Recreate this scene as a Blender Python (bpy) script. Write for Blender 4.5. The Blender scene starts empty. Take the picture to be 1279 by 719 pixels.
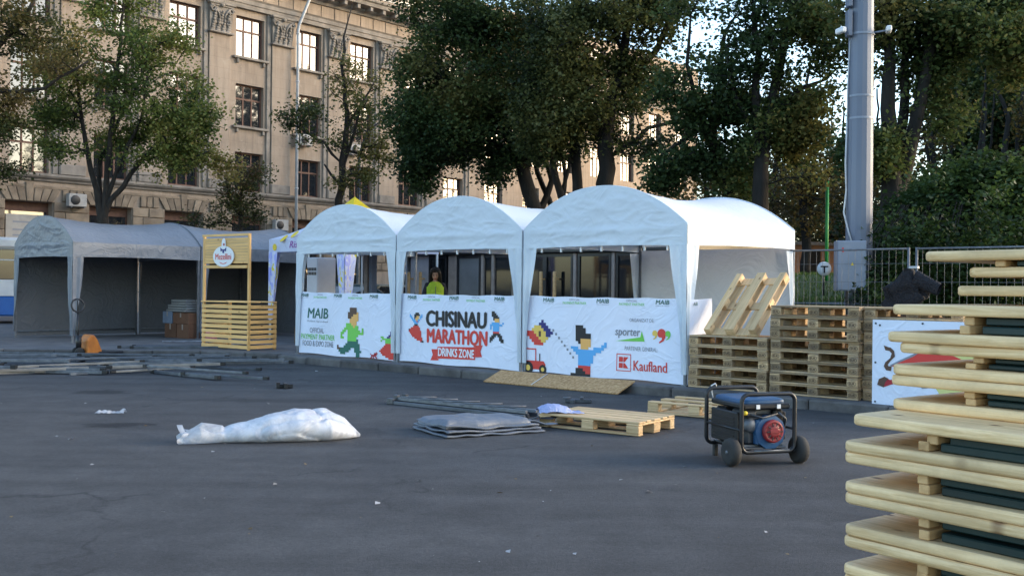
import bpy, bmesh, math, random
import numpy as np
from mathutils import Vector, Matrix, noise

R = math.radians
random.seed(7)
rng = np.random.default_rng(7)
SC = bpy.context.scene
COL = SC.collection

# ------------------------------------------------------------------ camera
FPX, CAM_Z, ROLL = 1290.0, 1.47, R(0.6)
cam_data = bpy.data.cameras.new('camera')
cam_data.sensor_width = 36.0
cam_data.lens = 36.0 * FPX / 1279.0
cam_data.clip_start, cam_data.clip_end = 0.05, 5000
cam = bpy.data.objects.new('camera', cam_data)
COL.objects.link(cam)
cam.matrix_world = Matrix.Translation((0, 0, CAM_Z)) @ Matrix.Rotation(R(90), 4, 'X') @ Matrix.Rotation(ROLL, 4, 'Z')
SC.camera = cam

# ------------------------------------------------------------------ sky, sun, exposure
SUN_EL, SUN_AZ = R(13), R(84)          # azimuth clockwise from +Y: the light comes in low from the right
world = bpy.data.worlds.new('World')
SC.world = world
world.use_nodes = True
wn = world.node_tree
wn.nodes.clear()
sky = wn.nodes.new('ShaderNodeTexSky')
sky.sky_type = 'NISHITA'
sky.sun_disc = False
sky.sun_elevation = SUN_EL
sky.sun_rotation = SUN_AZ
sky.air_density, sky.dust_density, sky.ozone_density = 1.0, 1.4, 1.6
bg = wn.nodes.new('ShaderNodeBackground')
bg.inputs[1].default_value = 0.15
wo = wn.nodes.new('ShaderNodeOutputWorld')
wn.links.new(sky.outputs[0], bg.inputs[0])
wn.links.new(bg.outputs[0], wo.inputs[0])
sun_data = bpy.data.lights.new('sun', 'SUN')
sun_data.energy = 0.5
sun_data.angle = R(40)
sun_data.color = (1.0, 0.83, 0.66)
sun = bpy.data.objects.new('sun', sun_data)
COL.objects.link(sun)
_sd = Vector((math.sin(SUN_AZ) * math.cos(SUN_EL), math.cos(SUN_AZ) * math.cos(SUN_EL), math.sin(SUN_EL)))
sun.rotation_euler = _sd.to_track_quat('Z', 'Y').to_euler()
SC.view_settings.view_transform = 'Standard'
SC.view_settings.look = 'None'
SC.view_settings.exposure = 2.12
SC.view_settings.gamma = 1.0
SC.view_settings.use_curve_mapping = False
SC.render.engine = 'CYCLES'
SC.cycles.use_denoising = True
SC.cycles.max_bounces = 8
SC.cycles.transparent_max_bounces = 8

# ------------------------------------------------------------------ helpers
def ray(px, py):
    a, b = px - 639.5, py - 359.5
    x = a * math.cos(ROLL) + b * math.sin(ROLL)
    y = -a * math.sin(ROLL) + b * math.cos(ROLL)
    return Vector((x / FPX, 1.0, -y / FPX))
def at(px, py, Y):
    return Vector((0, 0, CAM_Z)) + ray(px, py) * Y
def ground(px, py, z=0.0):
    d = ray(px, py)
    return Vector((0, 0, CAM_Z)) + d * ((z - CAM_Z) / d.z)

ROT = R(-42.16)                       # direction of the tent row and of the kerb
VX = Vector((math.cos(ROT), math.sin(ROT), 0))
UX = Vector((-math.sin(ROT), math.cos(ROT), 0))
ORG = Vector((2.445, 14.44, 0))       # foot of the right front leg of the right tent
WALK = 0.12                           # pavement height
def TP(s, w, z=WALK):
    return ORG + VX * s + UX * w + Vector((0, 0, z))

def empty(name, loc=(0, 0, 0), rz=0.0):
    o = bpy.data.objects.new(name, None)
    o.empty_display_size = 0.1
    COL.objects.link(o)
    o.location = loc
    o.rotation_euler = (0, 0, rz)
    return o
def tag(o, label=None, cat=None, group=None, kind=None):
    if label: o['label'] = label
    if cat: o['category'] = cat
    if group: o['group'] = group
    if kind: o['kind'] = kind
    return o
def link(name, me, parent=None, mat=None):
    o = bpy.data.objects.new(name, me)
    COL.objects.link(o)
    if parent is not None: o.parent = parent
    if mat is not None and not me.materials: me.materials.append(mat)
    return o
KIDS = {}
def copy_tree(o, parent=None):
    c = o.copy()
    COL.objects.link(c)
    c.parent = parent
    for ch in o.children:
        copy_tree(ch, c)
    return c

class MB:
    """collects shapes into one mesh"""
    def __init__(s):
        s.v, s.f, s.mi, s.sm = [], [], [], []
    def add(s, vs, fs, m=0, smooth=False):
        n = len(s.v)
        s.v += [tuple(p) for p in vs]
        s.f += [tuple(i + n for i in f) for f in fs]
        s.mi += [m] * len(fs)
        s.sm += [smooth] * len(fs)
        return s
    def box(s, c, d, rot=None, ch=0.0, m=0):
        hx, hy, hz = d[0] / 2, d[1] / 2, d[2] / 2
        if ch <= 0:
            vs = [(x * hx, y * hy, z * hz) for x in (-1, 1) for y in (-1, 1) for z in (-1, 1)]
            fs = [(0, 1, 3, 2), (4, 6, 7, 5), (0, 4, 5, 1), (2, 3, 7, 6), (0, 2, 6, 4), (1, 5, 7, 3)]
        else:
            ch = min(ch, hx * .9, hy * .9, hz * .9)
            vs, idx = [], {}
            for sx in (-1, 1):
                for sy in (-1, 1):
                    for sz in (-1, 1):
                        for a in range(3):
                            p = [sx * (hx - ch), sy * (hy - ch), sz * (hz - ch)]
                            p[a] = (sx * hx, sy * hy, sz * hz)[a]
                            idx[(sx, sy, sz, a)] = len(vs)
                            vs.append(tuple(p))
            fs = []
            for a in range(3):
                b, c2 = (a + 1) % 3, (a + 2) % 3
                for sg in (-1, 1):
                    q = []
                    for (p1, p2) in ((-1, -1), (1, -1), (1, 1), (-1, 1)):
                        k = [0, 0, 0]; k[a], k[b], k[c2] = sg, p1, p2
                        q.append(idx[(k[0], k[1], k[2], a)])
                    fs.append(tuple(q if sg > 0 else q[::-1]))
                for p1 in (-1, 1):
                    for p2 in (-1, 1):
                        k0 = [0, 0, 0]; k1 = [0, 0, 0]
                        k0[a], k0[b], k0[c2] = -1, p1, p2
                        k1[a], k1[b], k1[c2] = 1, p1, p2
                        q = (idx[(*k0, b)], idx[(*k1, b)], idx[(*k1, c2)], idx[(*k0, c2)])
                        fs.append(q if p1 * p2 > 0 else q[::-1])
            for sx in (-1, 1):
                for sy in (-1, 1):
                    for sz in (-1, 1):
                        q = tuple(idx[(sx, sy, sz, a)] for a in range(3))
                        fs.append(q if sx * sy * sz > 0 else q[::-1])
        vs = [Vector(p) for p in vs]
        if rot is not None: vs = [rot @ p for p in vs]
        c = Vector(c)
        return s.add([p + c for p in vs], fs, m)
    def bx(s, x0, x1, y0, y1, z0, z1, ch=0.0, m=0):
        return s.box(((x0 + x1) / 2, (y0 + y1) / 2, (z0 + z1) / 2), (abs(x1 - x0), abs(y1 - y0), abs(z1 - z0)), ch=ch, m=m)
    def tube(s, pts, r, n=8, cap=True, m=0, smooth=True, closed=False, up=None):
        pts = [Vector(p) for p in pts]
        rs = r if hasattr(r, '__len__') else [r] * len(pts)
        L = len(pts)
        vs, nrm = [], None
        for i, p in enumerate(pts):
            if closed: t = pts[(i + 1) % L] - pts[i - 1]
            elif i == 0: t = pts[1] - p
            elif i == L - 1: t = p - pts[-2]
            else: t = (pts[i + 1] - p).normalized() + (p - pts[i - 1]).normalized()
            t = t.normalized() if t.length > 1e-9 else Vector((0, 0, 1))
            if nrm is None:
                nrm = t.orthogonal().normalized() if up is None else (Vector(up) - t * t.dot(Vector(up))).normalized()
            else:
                nrm = (nrm - t * t.dot(nrm))
                nrm = nrm.normalized() if nrm.length > 1e-6 else t.orthogonal().normalized()
            b = t.cross(nrm)
            for k in range(n):
                a = 2 * math.pi * (k + .5) / n
                vs.append(p + (nrm * math.cos(a) + b * math.sin(a)) * rs[i])
        fs = []
        for i in range(L if closed else L - 1):
            j = (i + 1) % L
            for k in range(n):
                fs.append((i * n + k, i * n + (k + 1) % n, j * n + (k + 1) % n, j * n + k))
        if cap and not closed:
            fs.append(tuple(range(n))[::-1])
            fs.append(tuple((L - 1) * n + k for k in range(n)))
        return s.add(vs, fs, m, smooth)
    def prism(s, poly, fn, d0, d1, m=0):
        """2-D outline (counter-clockwise) extruded between depths d0 and d1; fn(a, b, d) -> point"""
        n = len(poly)
        vs = [fn(a, b, d0) for a, b in poly] + [fn(a, b, d1) for a, b in poly]
        fs = [tuple(range(n)), tuple(range(2 * n - 1, n - 1, -1))]
        fs += [(i, i + n, (i + 1) % n + n, (i + 1) % n) for i in range(n)]
        return s.add(vs, fs, m)
    def grid(s, nx, ny, fn, m=0, smooth=True, close_x=False):
        vs = [fn(i / nx, j / ny) for j in range(ny + 1) for i in range(nx + (0 if close_x else 1))]
        w = nx if close_x else nx + 1
        fs = [(j * w + i, j * w + (i + 1) % w, (j + 1) * w + (i + 1) % w, (j + 1) * w + i) for j in range(ny) for i in range(nx)]
        return s.add(vs, fs, m, smooth)
    def lathe(s, prof, c=(0, 0, 0), rot=None, n=20, m=0, smooth=True):
        """profile of (radius, height), turned about local z"""
        c = Vector(c)
        vs = []
        for r_, h in prof:
            for k in range(n):
                a = 2 * math.pi * k / n
                p = Vector((r_ * math.cos(a), r_ * math.sin(a), h))
                vs.append((rot @ p if rot is not None else p) + c)
        L = len(prof)
        fs = [(i * n + k, i * n + (k + 1) % n, (i + 1) * n + (k + 1) % n, (i + 1) * n + k) for i in range(L - 1) for k in range(n)]
        fs.append(tuple(range(n))[::-1]); fs.append(tuple((L - 1) * n + k for k in range(n)))
        return s.add(vs, fs, m, smooth)
    def ell(s, c, r, nu=14, nv=9, fn=None, m=0):
        c = Vector(c)
        def f(u, w):
            a, b = 2 * math.pi * u, math.pi * (w - .5)
            p = Vector((r[0] * math.cos(b) * math.cos(a), r[1] * math.cos(b) * math.sin(a), r[2] * math.sin(b)))
            return (fn(p) if fn else p) + c
        return s.grid(nu, nv, f, m=m, close_x=True)
    def build(s, name, mat=None, parent=None, solid=0.0, bevel=0.0):
        me = bpy.data.meshes.new(name)
        me.from_pydata(s.v, [], s.f)
        if mat is not None:
            for q in (mat if isinstance(mat, (list, tuple)) else [mat]): me.materials.append(q)
        me.polygons.foreach_set('material_index', s.mi)
        me.polygons.foreach_set('use_smooth', s.sm)
        me.update()
        o = link(name, me, parent)
        if solid:
            q = o.modifiers.new('solid', 'SOLIDIFY'); q.thickness = solid; q.offset = 0
        if bevel:
            q = o.modifiers.new('bevel', 'BEVEL'); q.width = bevel; q.segments = 2; q.limit_method = 'ANGLE'
        return o

def np_mesh(name, v, f, mat, parent=None, smooth=False, col=None):
    """fast mesh from arrays; f is (n, k)"""
    me = bpy.data.meshes.new(name)
    n, k = f.shape
    me.vertices.add(len(v)); me.vertices.foreach_set('co', np.ascontiguousarray(v, dtype=np.float32).ravel())
    me.loops.add(n * k); me.loops.foreach_set('vertex_index', np.ascontiguousarray(f, dtype=np.int32).ravel())
    me.polygons.add(n)
    me.polygons.foreach_set('loop_start', np.arange(0, n * k, k, dtype=np.int32))
    me.polygons.foreach_set('loop_total', np.full(n, k, dtype=np.int32))
    if smooth: me.polygons.foreach_set('use_smooth', np.ones(n, dtype=bool))
    me.update(calc_edges=True)
    if col is not None:
        a = me.color_attributes.new('leaf', 'FLOAT_COLOR', 'POINT')
        c4 = np.ones((len(v), 4), dtype=np.float32); c4[:, :3] = col
        a.data.foreach_set('color', c4.ravel())
    if mat is not None: me.materials.append(mat)
    return link(name, me, parent)

_tc = {}
def text_mesh(txt, bold=0.0, shear=0.0):
    k = (txt, bold, shear)
    if k not in _tc:
        cu = bpy.data.curves.new('t', 'FONT')
        cu.body = txt; cu.size = 1.0; cu.offset = bold; cu.shear = shear; cu.resolution_u = 3
        ob = bpy.data.objects.new('t', cu)
        me = bpy.data.meshes.new_from_object(ob)
        v = np.empty(len(me.vertices) * 3); me.vertices.foreach_get('co', v)
        v = v.reshape(-1, 3)[:, :2]
        fs = [tuple(p.vertices) for p in me.polygons]
        bpy.data.objects.remove(ob); bpy.data.curves.remove(cu); bpy.data.meshes.remove(me)
        lo, hi = v.min(0), v.max(0)
        _tc[k] = ((v - lo) / (hi - lo), fs)
    return _tc[k]
def lettering(name, txt, box, mat, parent, fn, bold=0.0, shear=0.0):
    """flat letters filling box (x0, x1, z0, z1); fn(x, z) -> point of the carrying surface, a few mm proud"""
    v, fs = text_mesh(txt, 0.0, shear)
    x0, x1, z0, z1 = box
    b = MB()
    hgt = z1 - z0
    sh = bold * hgt * 1.3
    for k, (dx, dz) in enumerate(((-sh, 0), (sh, 0), (0, sh * .6), (0, -sh * .6)) if bold else ((0, 0),)):
        b.add([tuple(Vector(fn(x0 + sh + a * (x1 - x0 - 2 * sh) + dx, z0 + sh * .6 + c * (hgt - 1.2 * sh) + dz)) + Vector((0, -.0004 * k, 0))) for a, c in v], fs)
    return b.build(name, mat, parent)
def pixel_art(name, rows, box, pal, parent, fn):
    """figure of square cells, as the print shows it"""
    keys = list(pal)
    x0, x1, z0, z1 = box
    nc, nr = max(len(r) for r in rows), len(rows)
    b = MB()
    for j, r in enumerate(rows):
        for i, ch in enumerate(r):
            if ch in pal:
                xa, xb = x0 + (x1 - x0) * i / nc, x0 + (x1 - x0) * (i + 1) / nc
                za, zb = z1 - (z1 - z0) * (j + 1) / nr, z1 - (z1 - z0) * j / nr
                b.add([fn(xa, za), fn(xb, za), fn(xb, zb), fn(xa, zb)], [(0, 1, 2, 3)], keys.index(ch))
    return b.build(name, [pal[k] for k in keys], parent)
def flat(name, poly, mat, parent, fn):
    return MB().add([fn(a, b) for a, b in poly], [tuple(range(len(poly)))]).build(name, mat, parent)

# ------------------------------------------------------------------ materials
def new_mat(name):
    m = bpy.data.materials.new(name); m.use_nodes = True
    nt = m.node_tree
    return m, nt, nt.nodes['Principled BSDF']
def N(nt, t, **kw):
    n = nt.nodes.new('ShaderNode' + t)
    for k, q in kw.items():
        if k in n.inputs: n.inputs[k].default_value = q
        else: setattr(n, k, q)
    return n
def coords(nt, scale=(1, 1, 1), world=False, rnd=False):
    mp = N(nt, 'Mapping'); mp.inputs['Scale'].default_value = scale
    if world:
        g = N(nt, 'NewGeometry'); nt.links.new(g.outputs['Position'], mp.inputs['Vector'])
    else:
        g = N(nt, 'TexCoord'); nt.links.new(g.outputs['Object'], mp.inputs['Vector'])
    if rnd:
        oi = N(nt, 'ObjectInfo')
        mu = N(nt, 'VectorMath', operation='SCALE'); mu.inputs[0].default_value = (37, 51, 83)
        nt.links.new(oi.outputs['Random'], mu.inputs['Scale'])
        nt.links.new(mu.outputs[0], mp.inputs['Location'])
    return mp
def ramp(nt, fac, stops):
    r = N(nt, 'ValToRGB')
    e = r.color_ramp.elements
    while len(e) < len(stops): e.new(0.5)
    for q, (p, c) in zip(e, stops):
        q.position = p; q.color = (*c, 1) if len(c) == 3 else c
    nt.links.new(fac, r.inputs['Fac'])
    return r
def mixc(nt, fac, a, b, blend='MIX'):
    m = N(nt, 'Mix', data_type='RGBA', blend_type=blend)
    for sock, val in ((m.inputs['Factor'], fac), (m.inputs[6], a), (m.inputs[7], b)):
        if isinstance(val, (int, float)): sock.default_value = val
        elif isinstance(val, tuple): sock.default_value = (*val, 1)
        else: nt.links.new(val, sock)
    return m.outputs[2]
def noise_fac(nt, mp, scale, detail=5, rough=.6, dist=0.0):
    n = N(nt, 'TexNoise', Scale=scale, Detail=detail, Roughness=rough, Distortion=dist)
    nt.links.new(mp.outputs[0], n.inputs['Vector'])
    return n.outputs['Fac']
def add_bump(nt, bsdf, h, strength, dist=0.01, prev=None):
    b = N(nt, 'Bump', Strength=strength, Distance=dist)
    nt.links.new(h, b.inputs['Height'])
    if prev is not None: nt.links.new(prev.outputs[0], b.inputs['Normal'])
    nt.links.new(b.outputs[0], bsdf.inputs['Normal'])
    return b
def obj_random(nt, col, amt):
    """tint each object a little differently"""
    oi = N(nt, 'ObjectInfo')
    mr = N(nt, 'MapRange'); mr.inputs['To Min'].default_value = 1 - amt; mr.inputs['To Max'].default_value = 1 + amt * .6
    nt.links.new(oi.outputs['Random'], mr.inputs['Value'])
    h = N(nt, 'HueSaturation')
    nt.links.new(mr.outputs[0], h.inputs['Value'])
    nt.links.new(col, h.inputs['Color'])
    return h.outputs[0]
def pbr(name, c1, c2=None, scale=6, rough=.6, metal=0.0, bump=0.0, bscale=60, stretch=(1, 1, 1), rnd=0.0, detail=6, lo=.35, hi=.68, bdist=.004, spec=.4, world=False):
    m, nt, b = new_mat(name)
    c2 = c2 or tuple(x * .78 for x in c1)
    mp = coords(nt, stretch, world, rnd > 0)
    f = noise_fac(nt, mp, scale, detail)
    r = ramp(nt, f, [(lo, c2), (hi, c1)])
    out = r.outputs[0]
    if rnd: out = obj_random(nt, out, rnd)
    nt.links.new(out, b.inputs['Base Color'])
    b.inputs['Roughness'].default_value = rough
    b.inputs['Metallic'].default_value = metal
    b.inputs['Specular IOR Level'].default_value = spec
    if bump: add_bump(nt, b, noise_fac(nt, mp, bscale, 4), bump, bdist)
    return m
def flat_mat(name, c, rough=.55, metal=0.0, spec=.4):
    m, nt, b = new_mat(name)
    b.inputs['Base Color'].default_value = (*c, 1); b.inputs['Roughness'].default_value = rough
    b.inputs['Metallic'].default_value = metal; b.inputs['Specular IOR Level'].default_value = spec
    return m
def wood(name, light, dark, knot, axis=0, rough=.6, rnd=.18, knots=True, dirt=None, gs=1.0, fine=(14, 1.0), kz=None, kr=.13):
    m, nt, b = new_mat(name)
    st = [fine[0]] * 3; st[axis] = fine[1]
    mp = coords(nt, tuple(x * gs for x in st), rnd=True)
    f = noise_fac(nt, mp, 1.6, 8, .65, .6)
    out = ramp(nt, f, [(.32, dark), (.54, light), (.75, tuple(min(1, x * 1.08) for x in light))]).outputs[0]
    if knots:
        ks = [3.2, 3.2, 3.2]; ks[axis] = 1.6
        if kz is not None: ks[2] = kz
        mk = coords(nt, tuple(x * gs for x in ks), rnd=True)
        vo = N(nt, 'TexVoronoi', Scale=2.1, voronoi_dimensions='2D' if kz is not None else '3D'); nt.links.new(mk.outputs[0], vo.inputs['Vector'])
        kf = ramp(nt, vo.outputs['Distance'], [(kr * .35, (1, 1, 1)), (kr, (0, 0, 0))])
        out = mixc(nt, kf.outputs[0], out, knot)
    if dirt:
        md = coords(nt, (1, 1, 1), rnd=True)
        df = ramp(nt, noise_fac(nt, md, 3.5, 6, .7), [(.42, (0, 0, 0)), (.72, (1, 1, 1))])
        out = mixc(nt, df.outputs[0], out, dirt)
    out = obj_random(nt, out, rnd)
    nt.links.new(out, b.inputs['Base Color'])
    b.inputs['Roughness'].default_value = rough
    b.inputs['Specular IOR Level'].default_value = .3
    add_bump(nt, b, f, .25, .003)
    return m
def cloth(name, c, trans=.2, rough=.55, wr=.35, ws=3.0, c2=None, wd=.03, dirt=0.0):
    """coated fabric: some light passes through; creases in the relief"""
    m, nt, b = new_mat(name)
    mp = coords(nt)
    ab = N(nt, 'Math', operation='SUBTRACT'); ab.inputs[1].default_value = .5
    nt.links.new(noise_fac(nt, mp, ws, 3, .5, 1.8), ab.inputs[0])
    aa = N(nt, 'Math', operation='ABSOLUTE'); nt.links.new(ab.outputs[0], aa.inputs[0])
    mr = N(nt, 'MapRange'); mr.inputs['From Max'].default_value = .085; mr.inputs['To Min'].default_value = 1; mr.inputs['To Max'].default_value = 0
    nt.links.new(aa.outputs[0], mr.inputs['Value'])
    f = mr.outputs[0]                                  # sharp crease lines
    col = ramp(nt, noise_fac(nt, mp, 1.3, 6), [(.3, c2 or tuple(x * .92 for x in c)), (.7, c)]).outputs[0]
    nt.links.new(col, b.inputs['Base Color'])
    b.inputs['Roughness'].default_value = rough
    b.inputs['Specular IOR Level'].default_value = .35
    bp = add_bump(nt, b, f, wr, wd)
    w = N(nt, 'TexWave', Scale=ws * 1.2, Distortion=9, Detail=3); w.inputs['Detail Scale'].default_value = 1.2
    nt.links.new(mp.outputs[0], w.inputs['Vector'])
    bp2 = add_bump(nt, b, w.outputs['Fac'], wr * .35, wd * .5, bp)
    if trans:
        t = N(nt, 'BsdfTranslucent'); nt.links.new(col, t.inputs['Color'])
        mx = N(nt, 'MixShader', Fac=trans)
        mo = nt.nodes['Material Output']
        nt.links.new(b.outputs[0], mx.inputs[1]); nt.links.new(t.outputs[0], mx.inputs[2])
        nt.links.new(mx.outputs[0], mo.inputs['Surface'])
    return m
def glass_mat(name, c=(.02, .022, .025), rough=.04, spec=1.0, ior=1.9):
    m, nt, b = new_mat(name)
    b.inputs['Base Color'].default_value = (*c, 1); b.inputs['Roughness'].default_value = rough
    b.inputs['IOR'].default_value = ior; b.inputs['Specular IOR Level'].default_value = .5
    mp = coords(nt, rnd=True)
    add_bump(nt, b, noise_fac(nt, mp, 1.2, 2), .06, .02)
    return m
def leaf_mat(name, trans=.42, rough=.55):
    m, nt, b = new_mat(name)
    a = N(nt, 'Attribute', attribute_name='leaf')
    nt.links.new(a.outputs['Color'], b.inputs['Base Color'])
    b.inputs['Roughness'].default_value = rough; b.inputs['Specular IOR Level'].default_value = .3
    t = N(nt, 'BsdfTranslucent'); nt.links.new(a.outputs['Color'], t.inputs['Color'])
    mx = N(nt, 'MixShader', Fac=trans)
    nt.links.new(b.outputs[0], mx.inputs[1]); nt.links.new(t.outputs[0], mx.inputs[2])
    nt.links.new(mx.outputs[0], nt.nodes['Material Output'].inputs['Surface'])
    return m

def asphalt_mat():
    m, nt, b = new_mat('asphalt')
    mp = coords(nt, world=True)
    fine = noise_fac(nt, mp, 62, 6, .85)
    vo = N(nt, 'TexVoronoi', Scale=95); nt.links.new(mp.outputs[0], vo.inputs['Vector'])
    big = noise_fac(nt, mp, .35, 6, .6, .5)
    mid = noise_fac(nt, mp, 2.6, 7, .65)
    base = ramp(nt, big, [(.32, (.052, .052, .055)), (.55, (.069, .069, .072)), (.72, (.086, .085, .087))]).outputs[0]
    c = mixc(nt, .55, base, ramp(nt, mid, [(.3, (.55, .55, .55)), (.7, (1.25, 1.25, 1.25))]).outputs[0], 'MULTIPLY')
    g = ramp(nt, fine, [(.28, (.30, .30, .31)), (.46, (.92, .92, .92)), (.60, (1.15, 1.15, 1.14)), (.76, (2.6, 2.55, 2.5))]).outputs[0]
    c = mixc(nt, .9, c, g, 'MULTIPLY')
    sk = ramp(nt, noise_fac(nt, mp, 24, 8, .95), [(.36, (.62, .62, .63)), (.5, (1, 1, 1)), (.64, (1.5, 1.49, 1.47))]).outputs[0]
    c = mixc(nt, .8, c, sk, 'MULTIPLY')
    st = ramp(nt, vo.outputs['Distance'], [(.0, (1, 1, 1)), (.10, (0, 0, 0))])
    sn = ramp(nt, noise_fac(nt, mp, 31, 2), [(.58, (0, 0, 0)), (.7, (1, 1, 1))])
    sp = mixc(nt, 1.0, st.outputs[0], sn.outputs[0], 'MULTIPLY')
    c = mixc(nt, sp, c, (.20, .195, .19))
    # tyre-worn streaks running with the road
    ms = coords(nt, (.05, 1.1, 1), world=True)
    ms.inputs['Rotation'].default_value = (0, 0, R(-8))
    sf = ramp(nt, noise_fac(nt, ms, 1.3, 5, .6, .3), [(.38, (.74, .74, .74)), (.6, (1.06, 1.06, 1.06))]).outputs[0]
    c = mixc(nt, .8, c, sf, 'MULTIPLY')
    # hairline cracks
    mc = coords(nt, world=True)
    vc = N(nt, 'TexVoronoi', Scale=.33, feature='DISTANCE_TO_EDGE')
    wv = N(nt, 'TexNoise', Scale=1.7, Detail=6); nt.links.new(mc.outputs[0], wv.inputs['Vector'])
    wadd = N(nt, 'VectorMath', operation='MULTIPLY_ADD'); wadd.inputs[1].default_value = (1.1, 1.1, 0)
    nt.links.new(wv.outputs['Color'], wadd.inputs[0]); nt.links.new(mc.outputs[0], wadd.inputs[2])
    nt.links.new(wadd.outputs[0], vc.inputs['Vector'])
    cr = ramp(nt, vc.outputs['Distance'], [(.0, (1, 1, 1)), (.010, (0, 0, 0))])
    cm = ramp(nt, noise_fac(nt, mc, .5, 3), [(.50, (0, 0, 0)), (.58, (.75, .75, .75))])
    c = mixc(nt, mixc(nt, 1.0, cr.outputs[0], cm.outputs[0], 'MULTIPLY'), c, (.02, .02, .022))
    # spilled-liquid stains (position and half-size in metres)
    for (x, y, sx, sy, dk) in STAINS:
        ge = N(nt, 'NewGeometry')
        sb = N(nt, 'VectorMath', operation='SUBTRACT'); sb.inputs[1].default_value = (x, y, 0)
        nt.links.new(ge.outputs['Position'], sb.inputs[0])
        dv = N(nt, 'VectorMath', operation='DIVIDE'); dv.inputs[1].default_value = (sx, sy, 1)
        nt.links.new(sb.outputs[0], dv.inputs[0])
        le = N(nt, 'VectorMath', operation='LENGTH'); nt.links.new(dv.outputs[0], le.inputs[0])
        ad = N(nt, 'Math', operation='ADD'); nt.links.new(le.outputs['Value'], ad.inputs[0])
        nz = N(nt, 'Math', operation='MULTIPLY_ADD'); nz.inputs[1].default_value = 1.8; nz.inputs[2].default_value = -.9
        nt.links.new(noise_fac(nt, mp, 5, 4), nz.inputs[0]); nt.links.new(nz.outputs[0], ad.inputs[1])
        q = ramp(nt, ad.outputs[0], [(.55, (dk, dk, dk)), (1.0, (0, 0, 0))])
        c = mixc(nt, q.outputs[0], c, (.014, .014, .016))
    nt.links.new(c, b.inputs['Base Color'])
    b.inputs['Roughness'].default_value = .82
    b.inputs['Specular IOR Level'].default_value = .3
    bp = add_bump(nt, b, fine, .8, .010)
    add_bump(nt, b, mid, .3, .02, bp)
    return m
STAINS = [(-4.1, 10.75, .50, .22, .9), (-5.55, 14.0, .45, .30, .8), (-3.2, 13.2, 1.6, .25, .35), (-1.7, 8.7, .9, .25, .25), (1.9, 8.9, .8, .3, .3), (-6.5, 17.0, 2.0, .5, .35)]

def osb_mat():
    m, nt, b = new_mat('oriented_strand_board')
    mp = coords(nt)
    vo = N(nt, 'TexVoronoi', Scale=34); vo.inputs['Randomness'].default_value = 1
    mp.inputs['Scale'].default_value = (1, 2.2, 1)
    nt.links.new(mp.outputs[0], vo.inputs['Vector'])
    c = ramp(nt, vo.outputs['Color'], [(.1, (.30, .155, .06)), (.5, (.46, .26, .11)), (.9, (.58, .37, .18))]).outputs[0]
    nt.links.new(c, b.inputs['Base Color']); b.inputs['Roughness'].default_value = .7
    add_bump(nt, b, vo.outputs['Distance'], .3, .004)
    return m

def facade_mat():
    m, nt, b = new_mat('facade_stone')
    mp = coords(nt)
    c = ramp(nt, noise_fac(nt, mp, .5, 7, .65), [(.3, (.265, .203, .150)), (.5, (.335, .260, .195)), (.72, (.39, .308, .235))]).outputs[0]
    ms = coords(nt, (2.2, 1, .16))
    c = mixc(nt, .8, c, ramp(nt, noise_fac(nt, ms, 1.6, 6, .7), [(.32, (.68, .66, .65)), (.55, (1, 1, 1))]).outputs[0], 'MULTIPLY')   # rain streaks
    pt = ramp(nt, noise_fac(nt, mp, 2.3, 5, .6, .8), [(.60, (0, 0, 0)), (.70, (.55, .55, .55))])
    c = mixc(nt, pt.outputs[0], c, (.40, .335, .265))                                                     # patched plaster
    br = N(nt, 'TexBrick', Scale=1.0); br.inputs['Mortar Size'].default_value = .012; br.inputs['Brick Width'].default_value = 1.3; br.inputs['Row Height'].default_value = .52
    br.inputs['Color1'].default_value = (1, 1, 1, 1); br.inputs['Color2'].default_value = (.93, .92, .91, 1); br.inputs['Mortar'].default_value = (.74, .72, .70, 1)
    rx = N(nt, 'Mapping'); rx.inputs['Rotation'].default_value = (R(-90), 0, 0)
    nt.links.new(mp.outputs[0], rx.inputs['Vector']); nt.links.new(rx.outputs[0], br.inputs['Vector'])
    c = mixc(nt, .55, c, br.outputs['Color'], 'MULTIPLY')
    nt.links.new(c, b.inputs['Base Color']); b.inputs['Roughness'].default_value = .88
    bp = add_bump(nt, b, noise_fac(nt, mp, 14, 5), .35, .012)
    return m
M = {}
M['asphalt'] = asphalt_mat()
M['paving'] = pbr('paving', (.15, .148, .15), (.085, .085, .09), 2.2, .85, bump=.4, bscale=60, world=True)
M['kerb'] = pbr('kerb_concrete', (.13, .122, .118), (.06, .055, .053), 3, .85, bump=.5, bscale=50, rnd=.25, world=True)
M['soil'] = pbr('soil', (.08, .06, .04), (.04, .03, .02), 4, .95, bump=.5, world=True)
M['lawn'] = pbr('lawn', (.055, .095, .022), (.022, .045, .012), 5, .9, bump=.6, bscale=60, world=True, bdist=.02)
M['stone'] = facade_mat()
M['stone_dark'] = pbr('plinth_stone', (.29, .222, .155), (.15, .112, .078), 1.6, .85, bump=.5, bscale=16, rnd=.22, bdist=.012)
M['stone_grey'] = pbr('weathered_stone', (.29, .25, .21), (.17, .146, .122), 1.8, .85, bump=.4, bscale=20)
M['win_frame'] = pbr('window_paint', (.16, .075, .045), (.10, .045, .03), 6, .6)
M['glass'] = glass_mat('window_glass', (.018, .02, .024), .03, ior=2.1)
M['dark_room'] = flat_mat('dark_room', (.012, .011, .012), .9)
M['zinc'] = pbr('zinc_pipe', (.55, .55, .55), (.40, .40, .41), 5, .5, .2)
M['ac_white'] = pbr('ac_white', (.40, .38, .35), (.30, .28, .26), 4, .5)
M['tarp_white'] = cloth('white_tent_fabric', (.72, .78, .84), .20, .5, .13, 2.2)
M['tarp_wall'] = cloth('white_wall_fabric', (.66, .67, .70), .12, .6, .25, 1.5)
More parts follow.
